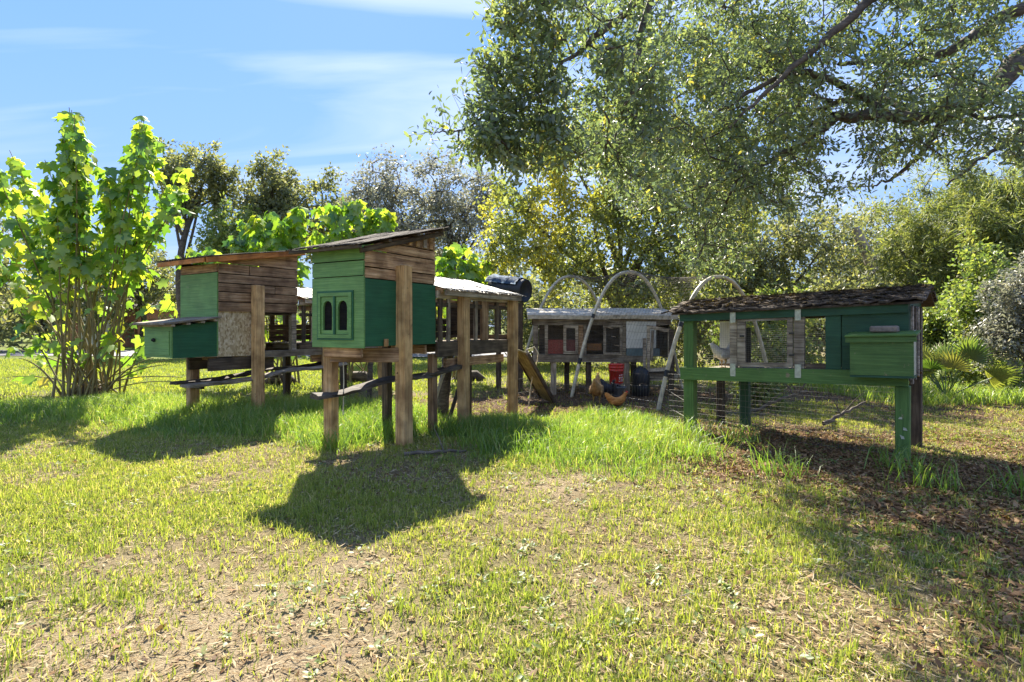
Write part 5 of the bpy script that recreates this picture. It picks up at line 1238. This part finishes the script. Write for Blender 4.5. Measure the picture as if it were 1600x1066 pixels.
def make_grass():
    rng = np.random.default_rng(17); arrs = []
    x, y = frustum_pts(rng, 118000, 2.0, 10.5, 1.5); keep = rng.random(len(x)) < lawn_map(x, y) * .95 + .05; keep &= lush_map(x, y) < .55; x, y = x[keep], y[keep]
    hs = .65 + .7 * fbm(x, y, 81, 1.3); k = 6; hs = np.repeat(hs, k); x, y = tufts(rng, x, y, k, .022)
    n = len(x); L = rng.uniform(.02, .07, n) * hs * (1 + .5 * (rng.random(n) < .06)); v = np.clip(fbm(x, y, 83, .7) * .7 + rng.normal(size=n) * .2, 0, .9); v = np.where(rng.random(n) < .13, 1.0, v)
    arrs.append(blades(x, y, L, rng.uniform(.003, .006, n) * (1 + y / 14), rng.uniform(.1, .9, n), rng, v))
    # taller single shoots in the foreground
    x, y = frustum_pts(rng, 2600, 2.0, 6.5, 1.4); keep = rng.random(len(x)) < lawn_map(x, y); x, y = tufts(rng, x[keep], y[keep], 7, .018); n = len(x)
    arrs.append(blades(x, y, rng.uniform(.06, .15, n), rng.uniform(.004, .007, n), rng.uniform(.1, .6, n), rng, np.clip(rng.normal(.35, .2, n), 0, .9)))
    # far lawn
    x, y = frustum_pts(rng, 30000, 10, 24, 1.3); keep = rng.random(len(x)) < lawn_map(x, y); x, y = tufts(rng, x[keep], y[keep], 4, .06); n = len(x)
    arrs.append(blades(x, y, rng.uniform(.05, .12, n), rng.uniform(.012, .022, n), rng.uniform(.1, .8, n), rng, np.clip(rng.normal(.45, .2, n), 0, 1)))
    grass_obj('lawn_grass', arrs, M_GRASS, 'thin short lawn grass over sandy soil', 'grass')
    arrs = []
    x = rng.uniform(-9.5, 6, 60000); y = rng.uniform(4.2, 11.2, 60000); keep = (rng.random(len(x)) < lush_map(x, y) ** 1.3) & (np.abs(x) < y * 1.02); x, y = x[keep], y[keep]
    hs = (.35 + 1.3 * fbm(x, y, 85, 1.6)) * (.35 + .8 * lush_map(x, y)); k = 6; hs = np.repeat(hs, k); x, y = tufts(rng, x, y, k, .03); n = len(x)
    arrs.append(blades(x, y, rng.uniform(.06, .27, n) * hs, rng.uniform(.004, .009, n), rng.uniform(.15, 1.0, n), rng, np.where(rng.random(n) < .07, 1, np.clip(fbm(x, y, 86, .6) * .9 + rng.normal(size=n) * .22, 0, .93))))
    # long clumps in the oak's shade and by the posts
    C = [(2.45, 5.35), (3.6, 4.95), (4.3, 4.75), (2.0, 5.9), (-1.9, 6.55), (-2.15, 6.6), (-.15, 6.3), (-.45, 6.5), (.25, 6.3), (2.3, 7.0), (2.6, 6.7), (3.75, 5.6), (-3.6, 8.8), (-4.3, 9)]
    for cx, cy in C:
        m = 80; x = cx + rng.normal(size=m) * .14; y = cy + rng.normal(size=m) * .12
        arrs.append(blades(x, y, rng.uniform(.18, .42, m), rng.uniform(.006, .011, m), rng.uniform(.2, 1.2, m), rng, np.clip(rng.normal(.35, .2, m), 0, .9)))
    # rough grass at the right, by the woods
    x = rng.uniform(6.5, 15, 9000); y = rng.uniform(10, 18, 9000); keep = (rng.random(len(x)) < np.clip((fbm(x, y, 87, .5) - .38) * 4, 0, 1)); x, y = tufts(rng, x[keep], y[keep], 6, .06); n = len(x)
    arrs.append(blades(x, y, rng.uniform(.10, .38, n), rng.uniform(.008, .015, n), rng.uniform(.2, .9, n), rng, np.clip(rng.normal(.6, .25, n), 0, 1)))
    grass_obj('lush_grass', arrs, M_LUSH, 'long lush green grass in clumps around the coops', 'grass')
    # straw and dead thatch
    lv = Leaves(); x, y = frustum_pts(rng, 120000, 2.0, 9, 1.4); keep = rng.random(len(x)) < np.clip(fbm(x, y, 91, 1.0) * 1.6 - .25, .1, 1) * (1 - .6 * lush_map(x, y)) * (1 - .2 * sand_map(x, y)); x, y = x[keep], y[keep]; n = len(x)
    p = np.stack([x, y, ground_z(x, y) + rng.uniform(.002, .02, n)], 1); th = rng.random(n) * 6.28; ax = np.stack([np.cos(th), np.sin(th), rng.normal(size=n) * .22], 1)
    lv.add(p, rng.uniform(.02, .07, n), ax, 'rhomb', rng, rng.random(n), .16, np.repeat([[0, 0, 1.0]], n, 0) + rng.normal(size=(n, 3)) * .2)
    tag(mesh_obj('straw_thatch', lv.mesh('straw_thatch'), M_STRAW), 'dry straw bits scattered between the grass', 'straw', kind='stuff')
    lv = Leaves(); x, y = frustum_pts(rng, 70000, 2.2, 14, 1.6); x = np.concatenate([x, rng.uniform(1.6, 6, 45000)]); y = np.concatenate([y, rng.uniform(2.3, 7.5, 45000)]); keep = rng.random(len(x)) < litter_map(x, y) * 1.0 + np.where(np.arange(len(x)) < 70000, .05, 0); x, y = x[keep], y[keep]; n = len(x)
    p = np.stack([x, y, ground_z(x, y) + rng.uniform(.003, .03, n)], 1); th = rng.random(n) * 6.28; ax = np.stack([np.cos(th), np.sin(th), rng.normal(size=n) * .3], 1)
    lv.add(p, rng.uniform(.018, .065, n), ax, 'rhomb', rng, rng.random(n) * .9, .5, np.repeat([[0, 0, 1.0]], n, 0) + rng.normal(size=(n, 3)) * .35)
    tag(mesh_obj('leaf_litter', lv.mesh('leaf_litter'), M_FALLEN), 'brown fallen oak leaves under the tree and in the run', 'leaves', kind='stuff')
    # small broad-leaved weeds in the lawn
    lv = Leaves(); x, y = frustum_pts(rng, 900, 2.1, 8, 1.3); keep = fbm(x, y, 95, 1.2) > .48; x, y = tufts(rng, x[keep], y[keep], 9, .022); n = len(x)
    p = np.stack([x, y, ground_z(x, y) + rng.uniform(.008, .03, n)], 1); th = rng.random(n) * 6.28; ax = np.stack([np.cos(th), np.sin(th), rng.uniform(.0, .6, n)], 1)
    lv.add(p, rng.uniform(.018, .042, n), ax, 'ellip', rng, rng.random(n), .6, np.repeat([[0, 0, 1.0]], n, 0) + rng.normal(size=(n, 3)) * .25)
    tag(mesh_obj('lawn_weeds', lv.mesh('lawn_weeds'), M_BGREEN), 'small broad-leaved weeds dotted through the lawn', 'weeds', kind='stuff')
make_grass()

# ------------------------------------------------------------------ far house by the road
def house():
    root = thing('house', (-29, 40, 0), 'low far house with red brick walls glimpsed through the left shrub', 'house')
    f = Frame(800, 40, 0); f.N = Vector((-30.5, 39, 0)); fr = f.right(); mb = plain('far_brick', (.34, .15, .10), .9, 0, .2, 3, .1)
    frect('wall', fr, 0, 1.2, 0, 2.6, 0, .1, mb, root); frect('wall', fr, 1.21, 3.4, 0, 2.6, 0, .08, M_WHITEB, root); frect('wall', fr, 3.41, 5, 0, 2.6, 0, .1, mb, root)
    frect('window', fr, 1.7, 2.9, .9, 2.1, .081, .12, plain('dark_glass', (.03, .04, .05), .1, 0, .1), root)
    frect('wall', f.back(5), 0, 5, 0, 2.6, -.1, 0, mb, root); frect('wall', f.left(), .1, 4.9, 0, 2.6, 0, .1, mb, root); frect('wall', f.end(5), .1, 4.9, 0, 2.6, 0, .1, mb, root)
    bm = bmesh.new(); v = [bm.verts.new(f.P(a, b, z)) for a, b, z in ((-.4, -.4, 2.6), (5.4, -.4, 2.6), (5.4, 5.4, 2.6), (-.4, 5.4, 2.6), (1.2, 2.5, 4.0), (3.8, 2.5, 4.0))]
    for q in ((0, 1, 5, 4), (1, 2, 5), (2, 3, 4, 5), (3, 0, 4), (0, 3, 2, 1)): bm.faces.new([v[i] for i in q])
    bm_obj('roof', bm, plain('roof_shingle', (.12, .11, .10), .9, 0, .2, 3, .1), root)
house()
